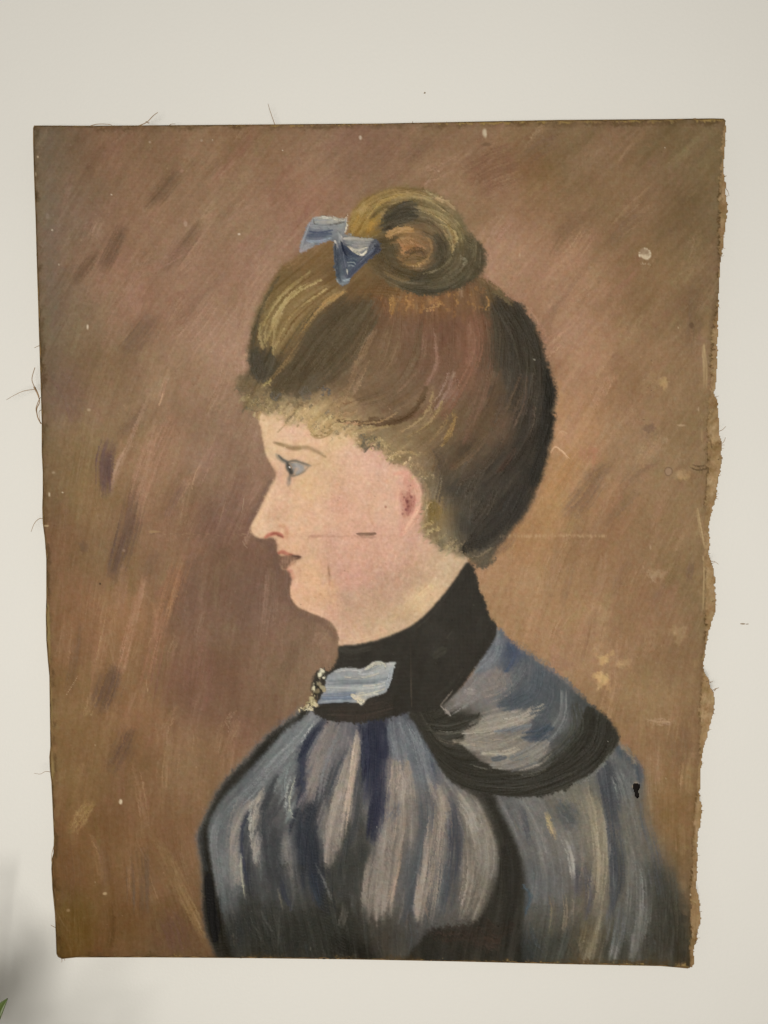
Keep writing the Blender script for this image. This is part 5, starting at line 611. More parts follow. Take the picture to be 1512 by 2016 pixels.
stroke(C4, (1268, 470, 1266, 520, 1240, 570), 16, (110, 112, 118), .5, .9, .6, .3)
fill('cbow', pts_of(C4, [(350, 740, (140, 144, 150)), (450, 740, (154, 154, 152)), (560, 700, (160, 160, 156)), (640, 700, (160, 162, 164)), (620, 780, (148, 154, 162)), (560, 800, (146, 154, 164)), (450, 790, (136, 142, 150)), (330, 800, (140, 144, 150)), (260, 850, (148, 152, 158)), (400, 840, (128, 136, 150)), (260, 890, (110, 120, 142)), (380, 890, (100, 112, 140)), (330, 910, (124, 134, 154)), (560, 850, (152, 156, 160)), (440, 890, (176, 170, 156))]), 3.2, 6)
KR = K['cbow']
for c, w, col, a, h in [((300, 730, 380, 715, 460, 725), 22, (160, 160, 158), .7, .7), ((360, 760, 450, 765, 560, 740), 20, (170, 166, 156), .7, .8), ((260, 790, 380, 795, 520, 790, 620, 770), 20, (112, 120, 132), .7, .4), ((260, 810, 400, 805, 540, 800), 10, (96, 104, 118), .5, .3), ((250, 830, 380, 835, 520, 825, 600, 810), 26, (168, 170, 168), .75, .8), ((240, 870, 330, 865, 420, 860), 18, (108, 120, 148), .75, .4),
                        ((230, 890, 330, 890, 420, 885), 22, (98, 112, 144), .8, .4), ((215, 915, 320, 905, 430, 910), 12, (150, 158, 168), .7, .7), ((480, 720, 530, 685, 570, 680, 600, 690), 14, (188, 184, 170), .85, 1.1), ((590, 690, 600, 700, 595, 715), 10, (196, 190, 174), .9, 1.2), ((600, 690, 640, 690, 655, 690), 18, (178, 178, 174), .8, .9), ((640, 710, 625, 780, 605, 840), 22, (150, 160, 172), .7, .7), ((440, 745, 520, 740, 600, 710), 14, (156, 160, 164), .6, .7),
                        ((400, 865, 450, 870, 540, 850, 600, 830), 14, (196, 190, 172), .85, 1.1), ((400, 870, 430, 890, 460, 900), 20, (206, 196, 172), .85, 1.2), ((440, 900, 455, 915, 470, 900), 22, (210, 200, 178), .85, 1.2), ((480, 880, 520, 870, 560, 868), 14, (182, 180, 172), .8, .9), ((560, 700, 520, 720, 460, 740), 9, (120, 126, 134), .5, .3), ((460, 820, 540, 815, 600, 800), 8, (190, 188, 178), .6, .9), ((320, 790, 420, 770, 470, 775), 8, (124, 128, 134), .6, .4)]:
    stroke(C4, c, w, col, a, .6, .7, .25, 6, h * .8, KR)
stroke(C4, (660, 690, 640, 790, 612, 855), 8, (36, 34, 31), .7, .7, .3, .2)
stroke(C4, (205, 928, 330, 922, 430, 926), 7, (38, 35, 32), .6, .7, .3, .2)
for c, w in [((205, 735, 190, 800, 180, 870), 44), ((190, 870, 160, 930, 110, 980), 40), ((240, 730, 235, 780, 220, 860), 26)]: stroke(C4, c, w, (50, 46, 40), .8, .8, .5, .2)
BEADS = [(228, 730, 14, 10, (206, 200, 176), .3), (212, 752, 11, 15, (224, 218, 194), .4), (234, 766, 9, 9, (214, 206, 184), 0), (176, 830, 8, 20, (206, 198, 166), 0), (205, 806, 14, 12, (132, 124, 102), 0), (222, 826, 16, 10, (154, 146, 118), .6), (235, 845, 9, 9, (160, 150, 122), 0), (196, 850, 14, 10, (120, 110, 88), 0), (160, 890, 12, 10, (176, 164, 128), 0), (140, 914, 14, 10, (150, 138, 106), 0), (165, 918, 16, 12, (188, 176, 140), .4),
         (186, 932, 13, 10, (202, 190, 158), .2), (125, 938, 12, 9, (164, 150, 116), 0), (148, 944, 12, 10, (206, 196, 164), 0), (100, 950, 14, 7, (196, 182, 148), .3), (126, 962, 15, 7, (216, 206, 176), .1), (160, 960, 10, 8, (196, 186, 156), 0), (178, 905, 10, 8, (134, 122, 94), 0)]
for u, v, a_, b_, col, t in BEADS: dab(C4, u, v, a_ * 1.5, b_ * 1.5, col, .95, .6, t, None, 1.2, .18)

hw_ = np.maximum(K['hair'], K['bun'])[..., None] * (1 - K['bow'])[..., None]; C += hw_ * np.array([2, -.5, -1], np.float32)
# ---- finish: brush streaks, weave, dirt, wear
person = np.clip(K['hair'] + K['bun'] + K['face'] + K['dress'] + K['cape'] + K['collar'], 0, 1)
amp = 1.7 * (1 - person) + 3.0 * np.maximum(K['hair'], K['bun']) * (1 - K['face'] * 0) + 0.7 * K['face'] * (1 - K['hair']) + 3.2 * K['dress'] * (1 - K['collar'])
amp = amp * (1 - 0.7 * K['collar'])
lum = C.mean(-1) / 110.0
C += ((LC1 * 0.75 + LC2 * 0.65) * amp * np.clip(lum, .4, 1.2))[..., None] * np.array([1, .95, .88], np.float32)
HG += (LC1 * 0.16 + LC2 * 0.14) * np.clip(amp / 3, .15, 1)
C += (NF * 1.5)[..., None] * np.clip(lum, .35, 1.1)[..., None]
# a faint olive greying of the upper left and the edges, old dirt
dx = np.minimum(XX - (66 + (YY - 250) * 0.028), 1425 - (YY - 240) * 0.04 - XX); dyv = np.minimum(YY - (249 - (XX - 66) * 0.0105), 1884 + (XX - 112) * 0.0165 - YY)
ed = np.minimum(dx, dyv)
g = np.clip(1 - ed / 60, 0, 1) ** 2 * (0.5 + 0.25 * NB); C[:] = C * (1 - 0.28 * g[..., None]) + np.array([92, 80, 60]) * 0.28 * g[..., None]
lineA = np.exp(-((dx - 5 - 2 * RAG) / 4.0) ** 2) * np.clip(0.45 + 0.5 * NM, 0, 1) * (XX < 700); C[:] = C * (1 - 0.55 * lineA[..., None]) + np.array([70, 52, 32]) * 0.55 * lineA[..., None]
tb = np.exp(-((dyv - 6 - 1.0 * NB) / 4.5) ** 2) * np.clip(0.5 + 0.3 * NB + .25 * NM, 0, 1); C[:] = C * (1 - 0.55 * tb[..., None]) + np.array([78, 60, 38]) * 0.55 * tb[..., None]
oc = np.clip((4.5 - dyv) / 2.5, 0, 1) * np.clip(0.7 + 0.4 * NM, 0, 1) * ((YY < 600) * np.clip((XX - 300) / 300, .15, 1) + (YY > 1500) * np.clip((XX - 200) / 250, 0, .8)); C[:] = C * (1 - oc[..., None]) + np.array([148, 124, 78]) * oc[..., None]
tl = np.exp(-(((XX - 90) / 50) ** 2 + ((YY - 280) / 60) ** 2)); C[:] = C * (1 - .3 * tl[..., None]) + np.array([92, 86, 74]) * .3 * tl[..., None]
lg = np.exp(-((dx - 26) / 22) ** 2) * np.exp(-((YY - 520) / 260) ** 2) * (XX < 400); C[:] = C * (1 - .35 * lg[..., None]) + np.array([106, 96, 88]) * .35 * lg[..., None]
# right hand fold and the bare torn margin beyond it
FOLD = np.array([(225, 1424), (330, 1418), (400, 1414), (480, 1413), (520, 1416), (590, 1414), (640, 1404), (700, 1400), (780, 1396), (864, 1392), (925, 1391), (986, 1388), (1047, 1386), (1100, 1389), (1250, 1388), (1320, 1382), (1400, 1376), (1490, 1378), (1540, 1371), (1643, 1363), (1757, 1360), (1841, 1359), (1915, 1357)], float)
xf = np.interp(ys, FOLD[:, 0], FOLD[:, 1]).astype(np.float32)[:, None] + 1.2 * RAG
mg = np.clip((XX - xf) / 2.5, 0, 1); mgc = np.array([154, 127, 93], np.float32) + (NM * 7 + NF * 4 + LC1 * 3)[..., None]
C[:] = C * (1 - .92 * mg[..., None]) + mgc * .92 * mg[..., None]
thin = np.exp(-((XX - xf + 14) / 9) ** 2) * np.clip(.3 + .5 * NM, 0, 1) * (YY > 480); C[:] = C * (1 - .3 * thin[..., None]) + np.array([158, 132, 98]) * .3 * thin[..., None]
dots = np.exp(-((XX - xf - 1) / 2.6) ** 2) * (0.5 + 0.5 * np.sign(np.sin(YY * 0.52 + 3 * NB) + 0.5 * NM)) * np.clip(.6 + NB * .6, 0, 1); C[:] = C * (1 - .7 * dots[..., None]) + np.array([70, 52, 28]) * .7 * dots[..., None]
ml = np.clip((YY - 1180) / 15, 0, 1) * np.clip((1560 - YY) / 40, 0, 1) * np.clip((8 - (XX - np.interp(YY, [1180, 1300, 1400, 1480, 1560], [90, 95, 98, 99, 103]))) / 4, 0, 1) * np.clip(.8 + .4 * NB, 0, 1)
C[:] = C * (1 - .8 * ml[..., None]) + np.array([142, 122, 82]) * .8 * ml[..., None]
# dry, broken paint: nudge everything about by a hair and add the grain of the cloth
drag = (noise(1.1) * 1.1 + noise(2.6) * .8) * np.clip(1 - np.clip(blur(K['face'], 9) * 3, 0, 1) * (1 - K['hair']) - K['bow'] - K['cbow'] - .7 * K['collar'] - .6 * K['cape'], 0, 1)
cross = noise(1.3) * .28 * (1 - .6 * K['face']); wx = UX * drag - UY * cross; wy = UY * drag + UX * cross
jj, ii = np.mgrid[0:H, 0:W]; C = C[np.clip(np.rint(jj + wy).astype(int), 0, H - 1), np.clip(np.rint(ii + wx).astype(int), 0, W - 1)]
lum = np.clip(C.mean(-1) / 120, .35, 1.25)
weave = .5 * np.sin(XX * 2 * math.pi / 4.3 + .8 * NM) * (1 + .5 * NF) + .5 * np.sin(YY * 2 * math.pi / 4.3 + .8 * NB) * (1 + .5 * NF)
C += ((noise(1.0) * 1.6 + noise(2.2) * 1.5 + weave * 1.0) * lum)[..., None] + (noise(2.5)[..., None] * np.array([.8, -.2, -.6]) + noise(3.0)[..., None] * np.array([-.3, .5, -.4])) * lum[..., None]
C = C.astype(np.float32)
# white flecks, knocks, stains
FL = [(TL, 586, 258, 8, 7, (176, 156, 140), .7), (TL, 790, 252, 5, 5, (170, 150, 134), .6), (TL, 832, 250, 4, 4, (190, 176, 160), .8), (TL, 1412, 238, 6, 10, (196, 182, 166), .8), (TL, 1106, 290, 3, 3, (220, 206, 186), .9), (TL, 436, 464, 3, 3, (214, 200, 180), .8), (TL, 935, 620, 12, 6, (206, 190, 172), .85), (TL, 728, 580, 8, 12, (176, 152, 134), .6), (TL, 343, 978, 6, 14, (204, 188, 166), .9), (TL, 230, 738, 5, 4, (186, 170, 152), .7),
      (TL, 186, 545, 10, 14, (140, 124, 112), .6), (TL, 208, 545, 6, 12, (142, 126, 114), .6), (TL, 205, 603, 3, 3, (200, 186, 166), .7), (TL, 712, 372, 9, 9, (156, 124, 106), .7), (TL, 148, 316, 4, 6, (196, 176, 150), .8), (TL, 140, 385, 4, 12, (180, 160, 134), .8),
      (TR, 408, 229, 10, 15, (196, 182, 158), .9), (TR, 845, 240, 3, 3, (214, 200, 180), .8), (TR, 1108, 280, 3, 3, (214, 200, 180), .8), (TR, 410, 268, 24, 8, (104, 82, 62), .6), (TR, 810, 325, 9, 20, (92, 74, 56), .7), (TR, 330, 428, 8, 12, (110, 86, 66), .6), (TR, 1215, 975, 9, 12, (92, 72, 54), .7), (TR, 1180, 485, 12, 10, (104, 84, 64), .5), (TR, 223, 372, 4, 4, (178, 150, 126), .7), (TR, 1160, 985, 3, 3, (200, 180, 150), .7),
      (L3, 316, 848, 14, 12, (166, 146, 122), .7), (L3, 372, 965, 9, 5, (214, 200, 176), .9), (L3, 294, 980, 6, 14, (190, 174, 150), .8), (L3, 530, 474, 10, 7, (180, 160, 134), .6), (L3, 596, 1510, 7, 6, (40, 32, 26), .95), (L3, 660, 766, 10, 5, (166, 150, 130), .7), (L3, 305, 636, 7, 5, (176, 158, 134), .6), (L3, 738, 1312, 8, 8, (150, 128, 112), .6), (L3, 930, 1200, 40, 9, (162, 134, 98), .55), (L3, 275, 1165, 16, 6, (190, 168, 132), .7),
      (R4, 760, 195, 6, 8, (84, 64, 48), .7), (R4, 760, 388, 6, 5, (76, 58, 44), .7), (R4, 738, 372, 5, 5, (84, 64, 48), .6), (R4, 712, 576, 12, 5, (92, 72, 54), .6), (R4, 945, 612, 22, 5, (190, 164, 136), .55), (R4, 1065, 510, 5, 14, (186, 160, 134), .6), (R4, 755, 1400, 10, 26, (176, 150, 124), .6), (R4, 450, 60, 12, 8, (164, 142, 118), .5), (R4, 8, 190, 8, 6, (170, 164, 150), .7),
      (BL, 462, 660, 9, 8, (170, 146, 116), .8), (BL, 586, 936, 7, 11, (206, 190, 164), .85), (BL, 508, 1382, 12, 9, (176, 152, 118), .85), (BL, 462, 1326, 5, 6, (168, 146, 114), .6), (BL, 332, 1464, 9, 8, (150, 124, 92), .7), (BL, 796, 1280, 10, 8, (164, 136, 106), .8), (BL, 742, 1364, 6, 5, (140, 112, 84), .6), (BL, 280, 1410, 5, 9, (168, 144, 104), .7), (BL, 360, 820, 6, 6, (152, 126, 96), .6), (BL, 934, 1245, 8, 14, (120, 104, 92), .6),
      (BR, 645, 822, 6, 7, (172, 150, 124), .6), (BR, 364, 642, 3, 5, (160, 156, 146), .8), (BR, 764, 1387, 4, 4, (200, 184, 156), .9), (BR, 110, 804, 4, 3, (120, 116, 106), .7), (D5, 408, 1493, 10, 8, (120, 118, 112), .7), (D5, 760, 1715, 4, 18, (104, 100, 92), .6), (D5, 1155, 993, 6, 5, (150, 146, 138), .7), (H3, 738, 400, 5, 5, (150, 146, 136), .8), (H3, 734, 385, 4, 4, (130, 126, 116), .7), (H3, 488, 1522, 12, 5, (190, 156, 130), .6),
      (FA, 1050, 915, 9, 9, (152, 104, 88), .7), (FA, 980, 845, 7, 6, (160, 118, 98), .6), (FA, 784, 1328, 6, 6, (120, 88, 72), .7), (FA, 730, 750, 5, 5, (150, 116, 96), .6), (FA, 590, 1500, 9, 6, (160, 124, 100), .5), (FA, 500, 1545, 5, 5, (120, 90, 70), .6), (FA, 1340, 1480, 5, 5, (140, 108, 84), .6), (FA, 1135, 1340, 5, 4, (150, 116, 94), .5), (H1, 68, 268, 9, 6, (212, 196, 178), .9), (TR, 540, 700, 4, 8, (190, 166, 140), .6)]
for f, u, v, a_, b_, col, al in FL: dab(f, u, v, a_, b_, col, al, .7, 0, None, .2, .3)
for k in range(900):                                 # scattered dust specks and pin pricks
    x, y = rng.uniform(75, 1400), rng.uniform(255, 1880); i = int((x - X0) / STEP); j = int((y - Y0) / STEP)
    c0 = C[j, i]; d = rng.choice([26, 34, -28, -22]) * rng.uniform(.4, 1)
    dab(A, x, y, rng.uniform(1.2, 2.6), rng.uniform(1.2, 2.6), c0 + d, .6, .8)
for (x, y, r, c1, c2) in [(1269.5, 500, 13, (204, 188, 162), (140, 118, 96)), (1316, 929, 9.5, (150, 124, 102), (82, 64, 48))]:
    rr = np.hypot(XX - x, YY - y) + 1.2 * RAG; q = np.clip((r - rr) / 2.5, 0, 1)[..., None]; t = np.clip(.55 + .5 * NM + .3 * NF, 0, 1)[..., None] if r > 10 else np.clip((rr - r * .62) / 2.0, 0, 1)[..., None]
    col = np.array(c1) * (1 - t * .85) + np.array(c2) * t * .85; C[:] = C * (1 - .85 * q) + col * .85 * q
for k in range(14): t = rng.uniform(0, 6.28); dab(A, 1269.5 + 11 * math.cos(t), 500 + 11 * math.sin(t), 2.4, 2.4, (206, 192, 168), .7, .7)
for k in range(9): dab(A, 1269 + rng.normal(0, 7), 514 + rng.uniform(0, 8), 1.6, 1.6, (178, 160, 136), .7, .7)
for c, w, a in [((1022, 880, 1060, 892, 1112, 884), 20, .75), ((1106, 880, 1104, 926), 26, .7), ((1118, 720, 1116, 830, 1112, 900), 8, .6), ((1116, 920, 1108, 1060, 1098, 1200), 7, .55), ((1140, 700, 1150, 760), 7, .5)]: stroke(R4, c, w, (84, 66, 44), a * .65, .9, 1.6, .2, 6)
for c, w, a in [((1060, 1150, 1085, 1280, 1105, 1400), 16, .5), ((1100, 1460, 1105, 1600, 1098, 1800), 14, .5), ((1085, 640, 1090, 720), 18, .4), ((1100, 100, 1110, 250, 1108, 380), 18, .4)]: stroke(R4, c, w, (164, 140, 104), a, .9, 1.2, .3, 6)
# scratches and the horizontal fold
for k in range(150):
    x = 985 + 212 * rng.random() ** .8; dab(A, x, 1055 + rng.normal(0, 1.6), rng.uniform(1.5, 4), rng.uniform(2, 6), (186, 158, 124), rng.uniform(.08, .32), .9)
for k in range(70):
    x = rng.uniform(280, 500); dab(A, x, 1052 + rng.normal(0, 1.2), rng.uniform(2, 6), 2, (158, 132, 106) if k % 2 else (98, 76, 62), rng.uniform(.1, .4), .9)
for k in range(90):
    x = rng.uniform(590, 800); dab(A, x, 1056 + rng.normal(0, 2.0), rng.uniform(1.5, 5), 2.4, (172, 132, 114), rng.uniform(.1, .4), .9)
SC = [
      (H3, (830, 900, 860, 870, 926, 930), 6, (196, 160, 128), .6), (H3, (840, 860, 880, 790, 920, 800), 6, (190, 156, 126), .5), (H3, (870, 880, 900, 900, 926, 950), 4, (200, 166, 134), .6), (R4, (120, 790, 180, 840, 240, 890), 5, (196, 158, 122), .55), (R4, (150, 760, 200, 800, 245, 835), 5, (196, 160, 126), .55), (R4, (250, 830, 270, 800, 300, 770), 4, (190, 154, 118), .4), (R4, (160, 640, 190, 670, 215, 668), 5, (196, 160, 126), .5), (R4, (290, 910, 330, 900, 350, 930), 4, (188, 150, 118), .5), (R4, (400, 830, 450, 880, 490, 920), 4, (176, 142, 112), .4), (R4, (160, 700, 220, 690, 300, 690), 4, (186, 150, 116), .4), (R4, (200, 1170, 220, 1165, 240, 1172), 4, (190, 156, 120), .5),
      (R4, (880, 580, 920, 590, 955, 635), 5, (190, 160, 126), .5), (R4, (740, 1545, 770, 1555, 850, 1570), 5, (190, 162, 136), .55), (R4, (745, 1545, 760, 1600, 800, 1635), 4, (176, 150, 124), .5), (BL, (380, 320, 350, 370, 322, 415), 4, (196, 172, 140), .75), (BL, (715, 330, 712, 360, 718, 400), 4, (160, 132, 102), .5), (BL, (1080, 540, 1070, 580, 1060, 610), 5, (158, 132, 102), .6), (FA, (130, 860, 125, 920, 115, 960), 5, (150, 126, 106), .55), (FA, (70, 950, 110, 990, 140, 1030), 4, (140, 116, 98), .4), (FA, (120, 1130, 140, 1165, 155, 1180), 4, (140, 116, 98), .5), (FA, (20, 1290, 50, 1260, 60, 1230), 4, (140, 114, 94), .4),
      (L3, (970, 380, 958, 420, 945, 450), 10, (190, 156, 124), .6), (L3, (1200, 800, 1170, 840, 1140, 960), 6, (174, 140, 112), .5), (C4, (190, 940, 200, 850, 215, 760), 3, (150, 120, 96), .3), (BR, (540, 530, 600, 545, 660, 548), 8, (166, 138, 108), .6)]
for f, c, w, col, a in SC: stroke(f, c, w * .7, col, a * .62, .9, 1.6, .3, 5, .1)
# dark tear at the right shoulder: its frayed pale rim
P_HOLE = BR(486, 852, 500, 848, 516, 852, 518, 866, 508, 878, 510, 890, 514, 902, 514, 914, 498, 914, 492, 904, 494, 888, 488, 872)
hole_poly = spline(P_HOLE, True, 3); hm = inside(hole_poly); hm = (blur(hm.astype(np.float32), 1.2) + .10 * np.clip(NM, -2, 2) > .52) & (blur(hm.astype(np.float32), 3) > .1); rim = np.clip(blur(hm.astype(np.float32), 3.0) * 2.2, 0, 1) * np.clip(.35 + .8 * NM + .3 * NF, 0, 1)
C[:] = C * (1 - .8 * rim[..., None]) + np.array([190, 162, 130]) * .8 * rim[..., None]
C = np.clip(C, 14, 246)

# ------------------------------------------------------------------ the canvas as geometry
OUT = [(65, 252), (67, 247), (180, 247.5), (400, 246), (620, 244), (752, 243), (900, 240), (1100, 236), (1300, 234.5), (1400, 233), (1425, 233.5), (1429, 238), (1430, 245), (1427, 300), (1426, 340), (1429, 355), (1431, 370), (1429, 380), (1431, 392), (1433, 405), (1434, 412), (1431, 435), (1426, 470),
       (1424, 500), (1419, 520), (1417, 560), (1415, 600), (1415, 640), (1416, 655), (1413, 670), (1413, 700), (1414, 720), (1411, 745), (1408, 780), (1413, 785), (1415, 810), (1417, 850), (1421, 870), (1422, 905), (1420, 925), (1417, 935), (1413, 955), (1413, 975), (1404, 1000), (1398, 1030), (1397, 1080), (1399, 1105), (1404, 1115),
       (1409, 1140), (1410, 1180), (1409, 1210), (1402, 1225), (1397, 1245), (1393, 1260), (1389, 1280), (1386, 1320), (1390, 1328), (1397, 1337), (1400, 1350), (1407, 1365), (1408, 1385), (1405, 1405), (1396, 1440), (1393, 1455), (1384, 1478), (1382, 1510), (1379, 1545), (1379, 1575), (1382, 1585), (1383, 1600), (1380, 1630), (1376, 1632),
       (1373, 1700), (1372, 1745), (1379, 1780), (1380, 1810), (1376, 1830), (1372, 1850), (1368, 1862), (1367, 1890), (1366, 1900), (1362, 1906), (1355, 1907), (1335, 1905), (1300, 1902), (1100, 1898), (900, 1893), (700, 1889), (500, 1886.5), (300, 1885), (150, 1885), (122, 1888), (114, 1884), (111, 1878), (110, 1850), (108, 1800),
       (103, 1750), (101, 1710), (102, 1690), (105, 1680), (106, 1650), (103, 1580), (101, 1540), (98, 1515), (97, 1490), (99, 1470), (98, 1400), (97, 1330), (94, 1300), (91, 1260), (90, 1210), (91, 1180), (91, 1100), (88, 1060), (84, 1030), (83, 1000), (84, 970), (84, 930), (82, 890), (82, 830), (80, 760), (78, 700), (76, 640),
       (75, 600), (73, 540), (70, 430), (67, 350), (65, 280)]
OUT = np.array(OUT, float)
fine = []
for p, q in zip(OUT, np.roll(OUT, -1, 0)):           # subdivide and fray
    n = max(int(np.hypot(*(q - p)) / 3), 1)
    for k in range(n): fine.append(p + (q - p) * k / n)
fine = np.array(fine); fr_ = rng.normal(0, 1, len(fine)); fr_ = 0.6 * fr_ + 0.4 * np.roll(fr_, 1)
ragx = np.where(fine[:, 0] > 1340, 1.2, 0.3) * np.where((fine[:, 1] < 260) | (fine[:, 1] > 1880), 0.35, 1)
fine[:, 0] += fr_ * ragx; fine[:, 1] += rng.normal(0, 0.3, len(fine))
om = inside(fine) & ~hm
OMR = np.clip((1 - blur(inside(fine).astype(np.float32), 2.6)) * 2.2 - .35, 0, 1) * (XX > 1340) * np.clip(.6 + .5 * NM, 0, 1)
C[:] = C * (1 - .6 * OMR[..., None]) + np.array([84, 64, 38]) * .6 * OMR[..., None]
# depth of every grid point: flat, very slightly slack in the middle, bent back past the right fold and at the rim
KPX = DIST / FPX
slack = 0.0011 * (np.sin(np.clip((XX - 66) / 1350, 0, 1) * math.pi) * np.sin(np.clip((YY - 249) / 1650, 0, 1) * math.pi)) + 0.00014 * NXL
bend = np.clip(XX - xf, 0, 60) * KPX * 0.3
dep = -FRONT + slack + bend + 0.00025 * np.clip(1 - (ed - 1) / 5, 0, 1.6) ** 2
dep = np.minimum(dep, -0.004)
dirs = np.stack([(XX - 756) / FPX, np.ones_like(XX), -(YY - 1008) / FPX], -1).astype(np.float64) @ RM.T
VV = CAM + dirs * ((dep - CAM[1]) / dirs[..., 1])[..., None]

ex = np.clip(C[..., 2] - (C[..., 0] + C[..., 1]) * .5, 0, 99); C[..., 2] -= .42 * ex; C[..., 0] += .10 * ex   # warm white balance put into the colour: blues pulled towards grey
GAIN = np.array([1.11, 1.15, 1.17])
ALB = np.clip(s2l(C) * GAIN - 0.010, 0.004, 0.85).astype(np.float32)

def paint_material(name, rough, spec):
    m = bpy.data.materials.new(name); m.use_nodes = True; nt = m.node_tree; b = nt.nodes['Principled BSDF']
    at_ = nt.nodes.new('ShaderNodeAttribute'); at_.attribute_name = 'paint'; nt.links.new(at_.outputs['Color'], b.inputs['Base Color'])
    ah = nt.nodes.new('ShaderNodeAttribute'); ah.attribute_name = 'relief'
    tc = nt.nodes.new('ShaderNodeTexCoord')
    wv = []
    for ax in ('X', 'Z'):                             # the linen weave, about 11 threads to the centimetre
        w = nt.nodes.new('ShaderNodeTexWave'); w.wave_type = 'BANDS'; w.bands_direction = ax; w.inputs['Scale'].default_value = 340; w.inputs['Distortion'].default_value = 2.5; w.inputs['Detail'].default_value = 2; w.inputs['Detail Scale'].default_value = 0.6
        nt.links.new(tc.outputs['Object'], w.inputs['Vector']); wv.append(w)
    ad = nt.nodes.new('ShaderNodeMath'); ad.operation = 'ADD'; nt.links.new(wv[0].outputs['Fac'], ad.inputs[0]); nt.links.new(wv[1].outputs['Fac'], ad.inputs[1])
    b1 = nt.nodes.new('ShaderNodeBump'); b1.inputs['Strength'].default_value = 0.28; b1.inputs['Distance'].default_value = 0.00025; nt.links.new(ad.outputs[0], b1.inputs['Height'])
    b2 = nt.nodes.new('ShaderNodeBump'); b2.inputs['Strength'].default_value = 0.9; b2.inputs['Distance'].default_value = 0.0004; nt.links.new(ah.outputs['Fac'], b2.inputs['Height']); nt.links.new(b1.outputs['Normal'], b2.inputs['Normal'])
    nt.links.new(b2.outputs['Normal'], b.inputs['Normal'])
    nz = nt.nodes.new('ShaderNodeTexNoise'); nz.inputs['Scale'].default_value = 14; nz.inputs['Detail'].default_value = 5; nt.links.new(tc.outputs['Object'], nz.inputs['Vector'])
    mr = nt.nodes.new('ShaderNodeMapRange'); mr.inputs['To Min'].default_value = rough - .1; mr.inputs['To Max'].default_value = rough + .1; nt.links.new(nz.outputs['Fac'], mr.inputs['Value']); nt.links.new(mr.outputs['Result'], b.inputs['Roughness'])
    b.inputs['Specular IOR Level'].default_value = spec
    return m
M_paint = paint_material('old_oil_paint', 0.56, 0.16)
M_linen = simple_mat('raw_linen', tuple(s2l((150, 128, 90))), 0.85, 0.2, 900, 0.4, 0.1)
M_wood = simple_mat('pine_wood', (0.36, 0.25, 0.14), 0.6, 0.25, 20, 0.2)
M_hole_shade = simple_mat('hole_shade_black', (0.012, 0.010, 0.009), 0.95, 0.2, 60, 0.2, 0.05)  # near-black standing in for the shade of the stretcher hollow
M_thread = simple_mat('linen_thread', tuple(s2l((160, 134, 104))), 0.8, 0.15, 300, 0.1, 0.15)
M_thread_l = simple_mat('pale_linen_thread', tuple(s2l((176, 160, 134))), 0.8, 0.15, 300, 0.1, 0.15)

corner = at([66, 1424, 1360, 112], [249, 235, 1903, 1885])
zb, zt = corner[2:, 2].mean(), corner[:2, 2].mean(); xl, xr = (corner[0, 0] + corner[3, 0]) / 2, (corner[1, 0] + corner[2, 0]) / 2
root = bpy.data.objects.new('portrait_painting', None); root.location = ((xl + xr) / 2, -FRONT / 2, zb); root.empty_display_size = 0.05; link(root)
root['label'] = "unframed old oil portrait of a woman in profile, ragged linen canvas against the white wall"; root['category'] = 'painting'
RO = np.array(root.location)

# which painted shape owns each cell
ID = np.zeros((H, W), np.int8)
order = [('dress', 1), ('band', 2), ('edge', 2), ('cape', 3), ('face', 4), ('hair', 5), ('bun', 6), ('bow', 7), ('collar', 8), ('cbow', 9)]
for k, i in order:
    sel = K[k] > 0.5
    if k in ('band', 'edge'): sel &= (ID == 1)
    ID[sel] = i
def sub(poly, i, over=None):
    s = inside(spline(poly, True, 4)); 
    if over: s &= np.isin(ID, over)
    ID[s] = i
sub(E7(395, 250, 470, 290, 580, 350, 700, 345, 850, 390, 930, 430, 850, 500, 740, 565, 620, 605, 570, 500, 530, 390, 430, 320), 10, [4])
sub(E7(365, 70, 480, 90, 620, 130, 760, 130, 880, 150, 1000, 205, 1140, 300, 1060, 270, 900, 210, 760, 195, 620, 195, 480, 145, 370, 105), 11, [4])
sub(FA(1110, 690, 1180, 680, 1240, 715, 1284, 790, 1290, 880, 1265, 960, 1205, 1045, 1150, 1095, 1135, 1000, 1120, 850), 12, [4, 5])
sub(E7(425, 1705, 500, 1680, 600, 1720, 770, 1765, 720, 1820, 620, 1890, 680, 1930, 600, 1980, 550, 1945, 480, 1940, 465, 1850, 480, 1770), 13, [4, 0])
ID[(XX - xf > 1.5)] = 14
for u, v, a_, b_, col, t in BEADS:
    (px, py), = C4(u, v); ID[np.hypot((XX - px) / (a_ / 3.024 * .85), (YY - py) / (b_ / 3.024 * .85)) < 1] = 15
PARTS = {0: ('painted_background', None, 'brown scrubbed background paint'), 1: ('painted_dress', None, 'grey-blue streaked folds of the painted dress'), 2: ('painted_black_band', 1, 'black edging of the painted dress'), 3: ('painted_cape', None, 'painted blue-grey shoulder cape with black hem'),
         4: ('painted_face', None, 'pale pink painted profile face and neck'), 5: ('painted_hair', None, 'painted brown swept-up hair'), 6: ('painted_bun', 5, 'coiled olive-brown bun'), 7: ('painted_hair_bow', None, 'painted blue and white hair bow'), 8: ('painted_collar', None, 'painted high black collar'),
         9: ('painted_ribbon', 8, 'pale blue ribbon painted on the collar'), 10: ('painted_eye', 4, None), 11: ('painted_eyebrow', 4, None), 12: ('painted_ear', 4, None), 13: ('painted_mouth', 4, 'mouth rubbed down to the weave'), 14: ('torn_canvas_margin', None, 'bare tan linen margin with a torn edge'), 15: ('painted_beads', 8, 'cream bead dabs painted at the collar front')}
faceok = om[:-1, :-1] & om[1:, :-1] & om[:-1, 1:] & om[1:, 1:]
fid = ID[:-1, :-1]
